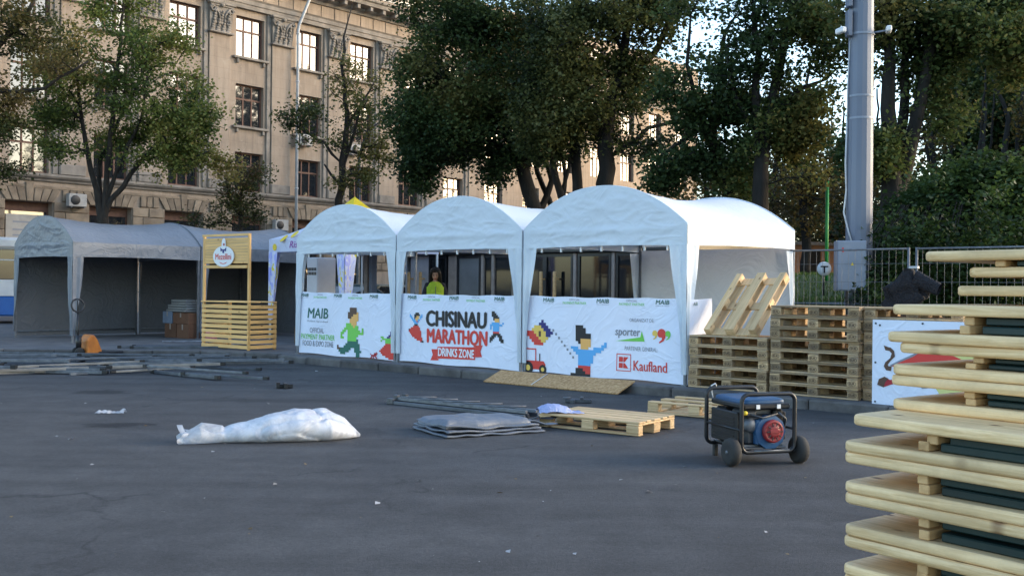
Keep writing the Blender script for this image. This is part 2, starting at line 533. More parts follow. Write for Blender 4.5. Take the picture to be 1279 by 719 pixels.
M['tarp_grey'] = cloth('grey_tent_fabric', (.205, .222, .252), .05, .36, .2, 2.0, c2=(.165, .18, .205))
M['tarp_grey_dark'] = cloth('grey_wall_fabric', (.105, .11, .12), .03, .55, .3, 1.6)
M['banner'] = cloth('banner_vinyl', (.74, .79, .92), .06, .5, .25, 1.6, wd=.02)
M['steel'] = pbr('galvanised_steel', (.20, .21, .23), (.12, .128, .14), 9, .55, .55)
M['steel_dark'] = pbr('dark_steel', (.12, .125, .14), (.06, .065, .07), 9, .45, .7, rnd=.35)
M['tube_grey'] = pbr('tube_grey_paint', (.13, .145, .175), (.075, .085, .10), 6, .42, .35, rnd=.4)
M['black_plastic'] = pbr('black_plastic', (.018, .018, .020), (.012, .012, .013), 12, .45)
M['black_paint'] = pbr('black_tube_paint', (.020, .021, .024), (.012, .012, .014), 8, .35)
M['rubber'] = pbr('rubber', (.022, .022, .023), (.035, .033, .03), 7, .8, bump=.2)
M['pallet'] = wood('pallet_wood', (.50, .345, .19), (.31, .205, .11), (.12, .065, .03), 0, .75, .42, dirt=(.23, .19, .145))
M['pallet_new'] = wood('fresh_pallet_wood', (.64, .445, .245), (.47, .31, .155), (.26, .14, .06), 0, .7, .2)
M['block_wood'] = wood('block_wood', (.50, .345, .19), (.32, .21, .11), (.12, .065, .03), 1, .8, .45, knots=False, dirt=(.21, .165, .12))
M['pine'] = wood('planed_pine', (.88, .62, .335), (.56, .34, .14), (.15, .055, .02), 0, .55, .16, gs=1.0, dirt=(.58, .40, .21), fine=(46, 2.2), kz=1.0, kr=.075)
M['pine_block'] = wood('pine_batten', (.60, .38, .18), (.42, .25, .11), (.25, .11, .04), 1, .6, .15)
M['kiosk_wood'] = wood('kiosk_pine', (.78, .46, .17), (.56, .34, .13), (.30, .14, .05), 0, .55, .14)
M['kiosk_post'] = wood('kiosk_pine_upright', (.76, .44, .16), (.52, .31, .12), (.30, .14, .05), 2, .55, .14)
M['green_leg'] = pbr('dark_green_paint', (.009, .029, .027), (.006, .019, .018), 9, .5, rnd=.2)
M['osb'] = osb_mat()
M['bark'] = pbr('bark', (.038, .031, .025), (.016, .013, .011), 9, .9, bump=.8, bscale=22, stretch=(1, 1, .25), world=True, bdist=.03)
M['bark_dark'] = pbr('dark_bark', (.020, .017, .015), (.009, .008, .007), 9, .9, bump=.8, bscale=22, stretch=(1, 1, .25), world=True, bdist=.03)
M['leaf'] = leaf_mat('leaves')
M['grassblade'] = leaf_mat('grass_blades', .2)
M['white_paint'] = flat_mat('white_paint', (.72, .72, .72), .5)
M['blue_paint'] = pbr('blue_paint', (.03, .13, .42), (.025, .11, .36), 3, .35)
M['gen_blue'] = pbr('generator_blue', (.022, .085, .19), (.016, .06, .14), 6, .42)
M['gen_red'] = pbr('generator_red', (.26, .022, .028), (.18, .016, .02), 9, .5)
M['orange'] = pbr('orange_paint', (.62, .20, .03), (.42, .13, .025), 6, .5)
M['mast'] = pbr('mast_grey_blue', (.155, .178, .225), (.13, .15, .195), 1.2, .5, .15, stretch=(1, 1, .3), bump=.1, bscale=8)
M['cabinet'] = pbr('cabinet_grey', (.24, .27, .33), (.20, .23, .28), 3, .5, .1)
P = {}
for k, c in dict(black=(.012, .012, .016), red=(.62, .045, .035), white=(.80, .80, .84), dkgreen=(.008, .12, .09), green=(.16, .55, .08), blue=(.10, .38, .72), navy=(.02, .02, .16), skin=(.80, .42, .12), brown=(.09, .045, .03), yellow=(.78, .55, .04), grey=(.22, .24, .28), gold=(.75, .50, .10), lilac=(.42, .42, .78), purple=(.28, .06, .32), dred=(.36, .015, .03), paleyellow=(.62, .60, .22)).items():
    P[k] = flat_mat('print_' + k, c, .5)

# ================================================================== the setting
def ss(t):
    t = min(1, max(0, t)); return t * t * (3 - 2 * t)
road = MB().add([(-1500, -1500, 0), (1500, -1500, 0), (1500, 1500, 0), (-1500, 1500, 0)], [(0, 1, 2, 3)]).build('road', M['asphalt'])
tag(road, 'dark grey worn asphalt of the open square', kind='structure')

KERB = [TP(30, 0, 0), TP(14, -.15, 0), TP(2.2, -.36, 0), TP(0, -.40, 0), TP(-3.3, -.42, 0), TP(-8.2, -.58, 0), Vector((-4.62, 20.16, 0)), Vector((-5.0, 20.55, 0)),
        Vector((-5.7, 20.85, 0)), Vector((-7.0, 21.0, 0)), Vector((-9.0, 21.02, 0)), Vector((-12, 20.8, 0)), Vector((-40, 18.5, 0))]
def along(poly, step):
    pts, carry = [poly[0]], 0.0
    for a, b in zip(poly, poly[1:]):
        L = (b - a).length; d = step - carry
        while d <= L:
            pts.append(a + (b - a) * (d / L)); d += step
        carry = L - (d - step)
    return pts
kp = along(KERB, 1.0)
back = []
for i, p in enumerate(KERB):
    a, b = KERB[max(0, i - 1)], KERB[min(len(KERB) - 1, i + 1)]
    t = (b - a).normalized(); back.append(p + Vector((t.y, -t.x, 0)) * .12)
walk_pts = [(p.x, p.y, WALK) for p in back] + [(-120, 18, WALK), (-120, 260, WALK), (260, 260, WALK), (260, -20, WALK)]
tag(MB().add(walk_pts, [tuple(range(len(walk_pts)))[::-1]]).build('pavement', M['paving']), 'grey pavement behind the kerb under the tents', kind='structure')
kerb = tag(empty('kerb'), 'row of low concrete kerb stones along the square', kind='structure')
for a, b in zip(kp, kp[1:]):
    if a.x > 14 or a.x < -16: continue
    t = (b - a).normalized(); nn = Vector((t.y, -t.x, 0))
    L = (b - a).length - .012
    rot = Matrix((( t.x, nn.x, 0), (t.y, nn.y, 0), (0, 0, 1)))
    c = (a + b) / 2 + nn * (.075 + random.uniform(-.008, .008))
    o = MB().box((0, 0, 0), (L, .15, .24), ch=.022).build('kerb_stone', M['kerb'], kerb)
    o.matrix_local = Matrix.Translation((c.x, c.y, .008 + random.uniform(-.006, .006))) @ Matrix.Rotation(math.atan2(t.y, t.x) + R(random.uniform(-.5, .5)), 4, 'Z')

# lawn bank rising behind the fence
def s_left(w): return -.64 - .663 * (w - 2.87)
def lawn_z(s, w):
    side = ss((s - s_left(w)) / .8)
    return .125 + side * (1.1 * ss((w - 3.3) / 4.7) + .72 * ss((w - 8) / 8) + .012 * max(0, w - 16)) + .03 * noise.noise((s * .6, w * .6, 1))
def lawn_pt(px, D):
    """pavement or lawn surface under the sight line px at distance D"""
    p = at(px, 360, D); q = p - ORG
    s, w = q.dot(VX), q.dot(UX)
    return Vector((p.x, p.y, lawn_z(s, w) if s > s_left(w) and w > 3.3 else WALK))
ws = [3.35 + 70 * (i / 60) ** 1.8 for i in range(61)]
def lw(i, j):
    w = ws[round(j * 60)]; s0 = s_left(w); s = s0 + (46 - s0) * (i ** 1.7)
    return TP(s, w, lawn_z(s, w))
tag(MB().grid(70, 60, lw).build('lawn', M['lawn']), 'green park lawn rising behind the mesh fence', kind='structure')
def pw(i, j):
    w = 7.6 + .75 * j; s = s_left(w) + .4 + 22 * i
    return TP(s, w, lawn_z(s, w) + .012)
tag(MB().grid(70, 6, pw).build('footpath', M['paving']), 'narrow grey footpath across the park lawn', kind='structure')
gn = 16000
gs = rng.uniform(0, 1, gn); gw = 4.5 + 14 * rng.uniform(0, 1, gn) ** 1.2
gp = []
for a, w in zip(gs, gw):
    if 7.5 < w < 8.45: w += 1.0
    s = s_left(w) + .2 + a * 12
    gp.append(TP(s, w, lawn_z(s, w)))
gp = np.array([tuple(p) for p in gp])
ga = rng.uniform(0, 2 * np.pi, gn); gh = rng.uniform(.05, .13, gn)
gd = np.stack([np.cos(ga), np.sin(ga), np.zeros(gn)], 1)
gl = rng.normal(0, .03, (gn, 3)); gl[:, 2] = gh
gv = np.stack([gp - gd * .012, gp + gd * .012, gp + gl], 1).reshape(-1, 3)
gc = np.repeat(np.array([.05, .10, .018]) * rng.uniform(.6, 1.5, (gn, 1)) * np.array([1, 1, 1]) + np.array([.02, .01, 0]) * rng.uniform(0, 1, (gn, 1)), 3, 0)
tag(np_mesh('grass', gv, np.arange(gn * 3).reshape(-1, 3), M['grassblade'], col=gc), 'short green grass on the park lawn', 'grass', kind='stuff')

# ================================================================== the long stone building
BROT = math.atan2(.747, .665)
bld = tag(empty('stone_building', (-22.3, 45.0, WALK), BROT), 'long beige stone building with tall windows, carved capitals and heavy cornice', 'building')
T0, T1 = -18.0, 57.0
cols = [1.2 + 3.8 * k for k in range(-4, 15)]
ROWS = [(6.28, 8.3), (9.66, 11.86), (13.28, 15.4), (18.35, 19.35)]
HWIN, HSHOP = .86, 1.05
def facade():
    xs = {T0, T1}; zs = {0.0, 20.0, .4, 4.98}
    for c in cols: xs |= {c - HWIN, c + HWIN, c - HSHOP, c + HSHOP}
    for a, b in ROWS: zs |= {a, b}
    xs, zs = sorted(xs), sorted(zs)
    def hole(x, z):
        for c in cols:
            if abs(x - c) < HWIN and any(a < z < b for a, b in ROWS): return .34
            if abs(x - c) < HSHOP and .4 < z < 4.98: return .6
        return 0
    b = MB()
    nx, nz = len(xs), len(zs)
    H = [[hole((xs[i] + xs[i + 1]) / 2, (zs[j] + zs[j + 1]) / 2) for j in range(nz - 1)] for i in range(nx - 1)]
    b.v = [(x, 0.0, z) for x in xs for z in zs]
    for i in range(nx - 1):
        for j in range(nz - 1):
            if not H[i][j]: b.f.append((i * nz + j, (i + 1) * nz + j, (i + 1) * nz + j + 1, i * nz + j + 1))
    b.mi = [0] * len(b.f); b.sm = [False] * len(b.f)
    for c in cols:
        for (a, d, hw, dep) in [(r0, r1, HWIN, .34) for r0, r1 in ROWS] + [(.4, 4.98, HSHOP, .6)]:
            x0, x1 = c - hw, c + hw
            q = [(x0, 0, a), (x1, 0, a), (x1, 0, d), (x0, 0, d)]; r = [(x, dep, z) for x, _, z in q]
            b.add(q + r, [(0, 4, 5, 1), (1, 5, 6, 2), (2, 6, 7, 3), (3, 7, 4, 0)])
    # the rest of the block: right end, roof, back
    b.add([(T1, 0, 0), (T1, 16, 0), (T1, 16, 20), (T1, 0, 20)], [(0, 1, 2, 3)])
    b.add([(T0, 0, 0), (T0, 16, 0), (T0, 16, 20), (T0, 0, 20)], [(3, 2, 1, 0)])
    b.add([(T0, 0, 20), (T1, 0, 20), (T1, 16, 20), (T0, 16, 20)], [(0, 1, 2, 3)])
    return b
wall = facade().build('wall', M['stone'], bld)

def strip(name, prof, mat, x0=T0, x1=T1, parent=bld):
    """moulding: (out, z) outline run along the front; out is towards the street"""
    return MB().prism([(o, z) for o, z in prof], lambda a, z, d: (d, -a, z), x0, x1).build(name, mat, parent)
strip('string_course', [(-.05, 5.92), (.10, 5.92), (.13, 6.0), (.24, 6.06), (.30, 6.14), (.30, 6.24), (-.05, 6.262)][::-1], M['stone_grey'])
strip('plinth_band', [(-.05, 5.60), (.05, 5.60), (.05, 5.70), (-.05, 5.72)][::-1], M['stone_dark'])
strip('architrave', [(-.05, 15.78), (.20, 15.78), (.22, 16.0), (.27, 16.02), (.29, 16.22), (.36, 16.3), (-.05, 16.34)][::-1], M['stone_grey'])
strip('cornice', [(-.05, 17.05), (.12, 17.05), (.16, 17.2), (.30, 17.28), (.34, 17.38), (.85, 17.46), (.88, 17.66), (.98, 17.72), (1.0, 17.84), (-.05, 17.95)][::-1], M['stone_grey'])
strip('roof_gutter', [(.86, 17.95), (1.02, 17.93), (1.05, 18.05), (.86, 18.06)][::-1], M['zinc'])
for i in range(80):
    x = 2 + i * .95
    if x > 26: break
    MB().bx(x, x + .9, -.05, -.004, 16.4, 17.02, ch=.012).build('frieze_block', M['stone'], wall)
dent = MB().bx(-.11, .11, -.80, -.10, 17.2, 17.44, ch=.02)
de = None
for i in range(30):
    o = dent.build('modillion', M['stone_grey'], bld) if de is None else link('modillion', de.data, bld)
    de = de or o
    o.location = (2.2 + i * .95, 0, 0)

# windows: frame with three lights under a transom, six panes
def window_meshes(hw, h):
    f = MB(); t = .075
    f.bx(-hw, -hw + t, 0, .09, 0, h); f.bx(hw - t, hw, 0, .09, 0, h)
    f.bx(-hw + t, hw - t, 0, .09, 0, t); f.bx(-hw + t, hw - t, 0, .09, h - t, h)
    tz = h * .66; iw = hw - t
    f.bx(-iw, iw, .003, .087, tz - .045, tz + .045)
    for s in (-1, 1):
        f.bx(s * iw / 3 - .035, s * iw / 3 + .035, .006, .084, t, tz - .045); f.bx(s * iw / 3 - .035, s * iw / 3 + .035, .006, .084, tz + .045, h - t)
    panes = []
    for k in range(3):
        xa, xb = -iw + 2 * iw * k / 3, -iw + 2 * iw * (k + 1) / 3
        panes += [(xa, xb, t, tz - .045), (xa, xb, tz + .045, h - t)]
    return f, panes
wcache = {}
for ci, c in enumerate(cols):
    for ri, (a, b_) in enumerate(ROWS):
        h = b_ - a
        if ri == 3 and not (10 < c < 40): pass
        key = round(h, 2)
        if key not in wcache:
            f, pn = window_meshes(HWIN - .004, h - .008)
            o = f.build('window', M['win_frame'], bld)
            gm = []
            for (xa, xb, za, zb) in pn:
                gm.append(MB().bx(xa, xb, .045, .055, za, zb).build('pane', M['glass'], o))
            wcache[key] = (o, gm)
        else:
            o0, g0 = wcache[key]
            o = link('window', o0.data, bld)
            gm = [link('pane', q.data, o) for q in g0]
        o.location = (c, .22, a + .004)
        for q in gm: q.rotation_euler = (R(random.uniform(-.5, .5)), 0, R(random.uniform(-.6, .6)))
        if ri in (1, 2) and c < 30:
            sl = MB().bx(-1.08, 1.08, -.2, .05, a - .13, a - .003, ch=.02)
            for s in (-1, 1): sl.bx(s * .8 - .07, s * .8 + .07, -.14, -.004, a - .36, a - .135, ch=.02)
            sl.build('window_sill', M['stone_grey'], bld).location = (c, 0, 0)
# pilasters with carved capitals
def capital():
    b = MB()
    b.bx(-.78, .78, -.42, 0, 1.42, 1.55, ch=.03); b.bx(-.70, .70, -.36, 0, 1.33, 1.415, ch=.02); b.bx(-.72, .72, -.34, 0, -.02, .08, ch=.03)
    b.add([(-.62, -.18, .08), (.62, -.18, .08), (.70, -.30, 1.33), (-.70, -.30, 1.33), (-.62, 0, .08), (.62, 0, .08), (.70, 0, 1.33), (-.70, 0, 1.33)], [(0, 1, 2, 3), (0, 3, 7, 4), (1, 5, 6, 2)])
    rr = random.Random(3)
    for row, (z, n, hh) in enumerate([(.12, 4, .5), (.5, 3, .55)]):
        for i in range(n):
            x = (i - (n - 1) / 2) * (1.2 / n)
            for q in range(5):                                        # lobed acanthus leaf curling outwards
                t = q / 4; b.ell((x + rr.uniform(-.02, .02), -.22 - .05 * row - .11 * t * t, z + hh * t), (.15 * (1 - .5 * t), .05, .09), 8, 5)
    for s in (-1, 1):
        b.tube([(s * (.55 + .16 * math.cos(a) * (1 - a / 14)), -.34, 1.16 + .16 * math.sin(a) * (1 - a / 14)) for a in [i * .6 for i in range(15)]], .045, 6)
        b.tube([(s * .12, -.3, .7), (s * .2, -.33, .95), (s * .42, -.35, 1.25)], .05, 6)
    b.ell((0, -.38, 1.40), (.13, .07, .12), 8, 6)
    return b
cap0 = None
for k in range(-2, 8):
    c = 1.2 + 3.8 * k + 1.9
    p = MB().bx(c - .62, c + .62, -.15, 0.0, 6.27, 14.22, ch=.02).build('pilaster', M['stone'], bld)
    MB().bx(c - .90, c - .66, -.10, 0.0, 6.27, 15.775, ch=.02).build('pilaster_return', M['stone_grey'], p)
    MB().bx(c - .60, c + .60, -.20, -.152, 6.27, 6.75, ch=.02).build('pilaster_base', M['stone_grey'], p)
    q = capital().build('capital', M['stone_grey'], p) if cap0 is None else link('capital', cap0.data, p)
    cap0 = cap0 or q
    q.location = (c, 0, 14.22)
# ground floor: dressed blocks on the piers, fanned arch stones over the shop openings
def stone(poly, name='stone_block'):
    return MB().prism(poly, lambda a, z, d: (a, -d, z), .02, random.uniform(.085, .13)).build(name, M['stone_dark'], wall, bevel=.03)
for k in range(-2, 8):
    c = 1.2 + 3.8 * k
    z = 2.3
    for row in range(6):
        zz = z + .455; off = .3 * (row % 2)
        cuts = [c + HSHOP + .01, c + HSHOP + .55 + off, c + 3.8 - HSHOP - .01]
        for a, b_ in zip(cuts, cuts[1:]):
            stone([(a + .012, z + .012), (b_ - .012, z + .012), (b_ - .012, zz - .012), (a + .012, zz - .012)][::-1])
        z = zz
    n = 7; wd = 2 * HSHOP + .5
    for i in range(n):                                                 # fan over the opening
        b0, b1 = c - HSHOP + 2 * HSHOP * i / n, c - HSHOP + 2 * HSHOP * (i + 1) / n
        t0, t1 = c - wd / 2 - .1 + (wd + .2) * i / n, c - wd / 2 - .1 + (wd + .2) * (i + 1) / n
        top = 5.84 if i == n // 2 else 5.58
        stone([(b0 + .012, 4.99), (b1 - .012, 4.99), (t1 - .012, top), (t0 + .012, top)][::-1], 'arch_stone')
    for i in range(3):
        a = c + HSHOP + .42 + i * .33
        stone([(a, 5.06), (a + .28, 5.06), (a + .28, 5.58), (a, 5.58)][::-1])
    fr = MB().bx(-HSHOP + .01, HSHOP - .01, 0, .08, 4.55, 4.97); fr.bx(-HSHOP + .01, -HSHOP + .09, 0, .08, .41, 4.549); fr.bx(HSHOP - .09, HSHOP - .01, 0, .08, .41, 4.549)
    fo = fr.build('shop_window', M['win_frame'], bld); fo.location = (c, .42, 0)
    MB().bx(-HSHOP + .09, HSHOP - .09, .03, .045, .41, 4.549).build('pane', M['glass'], fo)
sg = MB().bx(-.9, .9, 0, .03, 2.9, 4.4).build('shop_poster', pbr('pale_poster', (.42, .40, .36), (.34, .32, .29), 3, .6), bld); sg.location = (1.25, .36, 0)
for i, (z, w_) in enumerate([(4.1, .5), (3.75, .62), (3.5, .55), (3.25, .3)]):
    MB().bx(-.6, -.6 + w_ * 1.6, -.004, -.002, z - .07, z).build('print_line', P['grey'], sg)
pipe = MB().tube([(15.35, -.42, 0), (15.35, -.42, 15.2), (15.35, -.5, 15.5), (15.9, -.9, 17.3), (16.0, -.95, 17.9)], .085, 10)
for z in (3, 6.6, 9.2, 12.4, 15.0): pipe.tube([(15.35, -.42, z), (15.35, -.42, z + .08)], .11, 10)
pipe.build('downpipe', M['zinc'], bld)
def b2w(t, y, z): return Vector(bld.location) + Matrix.Rotation(BROT, 3, 'Z') @ Vector((t, y, z))
def ac_unit(t, z, label, y=-.48):
    e = tag(empty('air_conditioner', b2w(t, y, z), BROT), label, 'air conditioner', 'air conditioners on the stone facade')
    MB().bx(-.42, .42, 0, .32, 0, .58, ch=.02).build('casing', M['ac_white'], e)
    MB().lathe([(.22, 0), (.22, .02), (.20, .03)], (-.12, -.002, .29), Matrix.Rotation(R(90), 3, 'X'), 18).build('fan_grille', M['black_plastic'], e)
    for s in (-.3, .3): MB().bx(s - .02, s + .02, -.02, .47, -.06, -.002).build('bracket', M['steel'], e)
ac_unit(15.95, 9.05, 'air conditioner beside the tall white downpipe')
ac_unit(19.5, 8.9, 'air conditioner on the wall above a lower window by the thin tree')
ac_unit(3.2, 4.85, 'air conditioner low on the stone piers by the left tree')
ac_unit(14.4, 4.3, 'air conditioner just above the grey tent roof')
# ================================================================== low glass kiosk behind the tents
pav = tag(empty('glass_kiosk', TP(-13.2, 6.5), ROT), 'low kiosk with dark glass doors and black frames behind the tents', 'kiosk')
PW = 9.2
M['kiosk_panel'] = pbr('kiosk_panel', (.16, .165, .175), (.12, .125, .13), 2, .55)
M['kiosk_white'] = pbr('kiosk_white', (.50, .50, .53), (.42, .42, .45), 2, .6)
M['mullion'] = pbr('mullion_beige', (.30, .25, .22), (.22, .18, .16), 5, .5)
MB().bx(0, PW, .10, 3.0, 0, .18).build('base', M['kiosk_panel'], pav)
MB().bx(-.1, PW + .1, -.15, 3.1, 2.19, 2.55, ch=.02).build('roof', M['black_paint'], pav)
MB().bx(0, PW, 2.9, 3.0, .18, 2.19).build('back_wall', M['kiosk_panel'], pav)
MB().bx(0, .06, .1, 2.9, .18, 2.19).build('side_wall', M['kiosk_white'], pav); MB().bx(PW - .06, PW, .1, 2.9, .18, 2.19).build('side_wall', M['kiosk_panel'], pav)
edges = [(.29, 1.02, 'w'), (1.02, 1.70, 'g'), (1.78, 2.08, 'm'), (2.08, 2.93, 'd'), (2.93, 3.35, 'g'), (3.35, 4.08, 'g'), (4.08, 5.06, 'g'), (5.06, 5.92, 'd'), (6.07, 7.03, 'g'), (7.17, 8.03, 'g'), (8.10, 9.15, 'g')]
M['kiosk_glass'] = glass_mat('kiosk_glass', (.008, .010, .012), .05, ior=1.5)
for (a, b_, t) in edges:
    if t == 'w': MB().bx(a, b_, .02, .06, .05, 2.18, ch=.006).build('door_panel', M['kiosk_white'], pav); continue
    if t == 'm': MB().bx(a, b_, -.02, .08, .05, 2.18, ch=.01).build('mullion', M['mullion'], pav); continue
    fr = MB()
    fr.bx(a, a + .06, 0, .07, .05, 2.18); fr.bx(b_ - .06, b_, 0, .07, .05, 2.18); fr.bx(a + .06, b_ - .06, 0, .07, .05, .16); fr.bx(a + .06, b_ - .06, 0, .07, 2.10, 2.18)
    if t == 'd': fr.bx(a + .06, b_ - .06, .003, .067, 1.05, 1.11)
    f = fr.build('door_frame', M['black_paint'], pav)
    MB().bx(a + .06, b_ - .06, .03, .04, .16, 2.10).build('pane', M['kiosk_panel'] if t == 'd' and a < 4 else M['kiosk_glass'], f)
for x in (2.97, 3.33, 5.95, 7.06):
    MB().bx(x, x + .09, -.03, .10, .05, 2.185, ch=.01).build('mullion', M['mullion'], pav)
for x in (.35, .80, 5.02, 5.44):
    h = MB().bx(x, x + .085, -.16, -.10, .6, 1.75, ch=.015)
    for z in (.8, 1.55): h.bx(x + .02, x + .065, -.10, .02, z, z + .04)
    h.build('door_handle', M['pine_block'], pav)
# slim mast lamp in front of the facade
lamp = tag(empty('street_lamp', at(447, 360, 40) * Vector((1, 1, 0)) + Vector((0, 0, WALK))), 'slim grey street lamp with curved arm by the thin tree', 'street lamp')
MB().tube([(0, 0, 0), (0, 0, 1.0), (0, 0, 6.4)], [.10, .08, .05], 10).build('pole', M['steel_dark'], lamp)
MB().tube([(0, 0, 6.3), (.12, 0, 6.9), (.5, 0, 7.5), (1.1, 0, 7.95), (1.5, 0, 8.05)], [.045, .04, .035, .03, .03], 8).build('arm', M['steel_dark'], lamp)
MB().ell((1.75, 0, 8.06), (.36, .13, .08), 12, 7).build('lamp_head', M['steel'], lamp)

# ================================================================== barrel-roofed tents
def tent(name, label, cat, group, s0, w0, W, L, mats, seed, flaps, zb=1.97, zt=2.27, za=2.88, wrk=1.0, rise=0.0):
    """front gable on local y = 0, ridge along y; flaps: which corners carry gathered fabric ('fl','fr','bl','br')"""
    e = tag(empty(name, TP(s0, w0), ROT), label, cat, group)
    mr, mw = mats
    so = seed * 13.7
    def arch(x):
        t = (x / W) * 2 - 1
        return zt + (za - zt) * (1 - abs(t) ** 2.15)
    def crease(a, b, k=1.0):
        q = noise.noise((a * .9 + so, b * 1.6 - a * .35, so)) ; r1 = 1 - abs(noise.noise((a * 1.3 + b * .8 + so, b * 2.6 - a * .9, 3 + so))) * 2.2
        r2 = 1 - abs(noise.noise((a * 3.1 - b * 1.5, b * 3.7 + so, 7.0))) * 2.5
        r3 = max(0, 1 - abs(noise.noise((a * .8 - b * .5 + so, b * 3.4 + a * .5, 11 + so))) * 8) + .6 * max(0, 1 - abs(noise.noise((a * 1.7 + b * .9 - so, b * 3.0 - a * 1.1, 21 + so))) * 9)
        return k * (.018 * q + .018 * max(0, r1) + .008 * max(0, r2) + .020 * r3) * wrk
    # roof skin
    def roof(u, v_):
        x, y = u * W, v_ * L
        z = arch(x)
        sag = math.sin(math.pi * v_)
        z -= sag * .11 * (1 - abs(2 * u - 1)) ** .5 + .02 * sag
        return (x, y, z + rise * v_ + crease(x * 1.3, y * 1.3 + 5, .8) * (sag ** .5 if sag > 0 else 0))
    MB().grid(64, 40, roof).build('roof_canopy', mr, e)
    def gable(y, sg, nm):
        def f(u, v_):
            x = u * W; z0 = zb + .025 * math.sin(u * math.pi) * (1 if y == 0 else .5) + (.09 if y else 0)
            z = z0 + (arch(x) - z0) * v_
            edge = min(1, 6 * min(u, 1 - u)) * min(1, 5 * (1 - v_))
            rail = .014 * math.exp(-((z - zt + .05) / .05) ** 2) * min(1, 8 * min(u, 1 - u))
            return (x, y + sg * (crease(x * 1.25, z * 1.6, 1.25) * edge + rail + .004), z + rise * (y / L))
        MB().grid(96, 40, f).build(nm, mr, e)
    gable(0.0, -1, 'front_gable')
    gable(L, 1, 'back_gable')
    for sx, x in ((-1, 0.0), (1, W)):
        def val(u, v_):
            y = u * L; z = zb + (zt - zb) * v_ + .02 * math.sin(u * math.pi) * (1 - v_)
            edge = min(1, 6 * min(u, 1 - u)) * min(1, 4 * (1 - v_))
            return (x + sx * (.004 + crease(y * 1.1 + 9, z * 2, .9) * edge), y, z + rise * u)
        MB().grid(30, 8, val).build('side_valance', mr, e)
    # stitched seams over the bows and piping along the gable edges
    for y in (.004, L - .004):
        MB().tube([Vector(roof(i / 40, y / L)) + Vector((0, 0, .006)) for i in range(41)], .011 if y in (.004, L - .004) else .006, 5, cap=False).build('seam', mr, e)
    # gathered fabric round the legs
    def flap(cx, cy, dx, dy, nm='leg_flap'):
        def f(u, v_):
            z = .16 + (zb + .02 - .16) * v_
            wd = .075 + .20 * v_ ** 1.3 + .02 * math.sin(v_ * 5 + seed)
            a = u * wd
            pl = .018 * math.sin(u * 9 + v_ * 3 + seed) * min(1, u * 3) + .02 * noise.noise((u * 2.3, v_ * 4, seed + cx))
            return (cx + dx * a - (0 if dx else 1) * 0 + (dy != 0) * pl * (1 if cx > W / 2 else -1), cy + dy * a + (dx != 0) * (pl * (-1 if cy < L / 2 else 1) + (-.010 if cy < L / 2 else .010)), z)
        MB().grid(10, 22, f).build(nm, mr, e)
    C = {'fl': (0, 0, 1, 1), 'fr': (W, 0, -1, 1), 'bl': (0, L, 1, -1), 'br': (W, L, -1, -1)}
    for k, (cx, cy, dx, dy) in C.items():
        px_, py_ = cx + dx * .03, cy + dy * .03
        MB().bx(px_ - .02, px_ + .02, py_ - .02, py_ + .02, 0.02, zt - .02).build('leg', M['steel'], e)
        MB().bx(px_ - .045, px_ + .045, py_ - .045, py_ + .045, 0, .015).build('foot_plate', M['steel'], e)
        if k in flaps:
            flap(cx + dx * -.004, cy, dx, 0); flap(cx, cy, 0, dy)
    # steel rails and roof bows
    rl = MB()
    for y in (.05, L - .05):
        rl.tube([(.05, y, zt - .06), (W - .05, y, zt - .06)], .016, 6)
    for x in (.05, W - .05): rl.tube([(x, .05, zt - .06), (x, L - .05, zt - .06)], .016, 6)
    for y in (.06, L / 2, L - .06): rl.tube([(W * i / 12, y, arch(W * i / 12) - .05 - (.07 if y == L / 2 else .02)) for i in range(13)], .016, 6)
    rl.build('roof_frame', M['steel_dark'], e)
    # tie toggles under the front edge
    if flaps and mr is M['tarp_white']:
        for i in range(7):
            x = .35 + i * (W - .7) / 6
            MB().bx(x - .012, x + .012, .02, .045, zb - .06, zb + .01).build('toggle', M['white_paint'], e)
    return e
WT = (M['tarp_white'], M['tarp_wall'])
TW = [(-9.08, 2.96, 'white party tent with the running figure on its banner'), (-6.09, 3.0, 'middle white party tent with the marathon lettering on its banner'), (-3.05, 3.05, 'right white party tent beside the pallets')]
for i, (s0, W, lab) in enumerate(TW):
    t = tent('party_tent', lab, 'tent', 'white party tents in a row', s0, 0, W, 3.2, WT, i + 1, wrk=.36, flaps= ('fl', 'fr', 'bl', 'br') if i == 2 else ('fl', 'fr'), rise=.05)
    if i == 2:
        def bw(u, v_): return (u * W, 3.17 + .02 * math.sin(u * 17) + .02 * noise.noise((u * 5, v_ * 3, 2)), .05 + v_ * 2.0)
        MB().grid(30, 12, bw).build('back_wall', M['tarp_wall'], t)
GT = (M['tarp_grey'], M['tarp_grey_dark'])
for i, (w0, L, lab) in enumerate([(-1.7, 3.22, 'grey party tent with its open gable at the left'), (1.55, 3.2, 'second grey party tent behind the wooden stand')]):
    t = tent('party_tent', lab, 'tent', 'grey party tents', -18.32, w0, 3.15, L, GT, 11 + i, ('fl', 'fr') if i == 0 else ('fr',), zb=1.95, zt=2.29, za=2.93, wrk=.42)
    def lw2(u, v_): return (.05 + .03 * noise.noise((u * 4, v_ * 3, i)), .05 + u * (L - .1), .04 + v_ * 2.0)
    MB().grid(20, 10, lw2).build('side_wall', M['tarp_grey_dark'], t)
    bar = MB().tube([(.12, .06, .16), (.12, L - .06, .16)], .014, 6); bar.tube([(.12, L - .08, 0), (.12, L - .08, 2.2)], .018, 6)
    for yy in (.1, L - .1): bar.tube([(.05, yy, 1.12), (.3, yy, 1.14)], .010, 6)
    bar.build('wall_bar', M['steel'], t)
    if i == 1:
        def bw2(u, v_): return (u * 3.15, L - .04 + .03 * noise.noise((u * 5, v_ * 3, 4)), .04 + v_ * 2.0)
        MB().grid(20, 10, bw2).build('back_wall', M['tarp_grey_dark'], t)

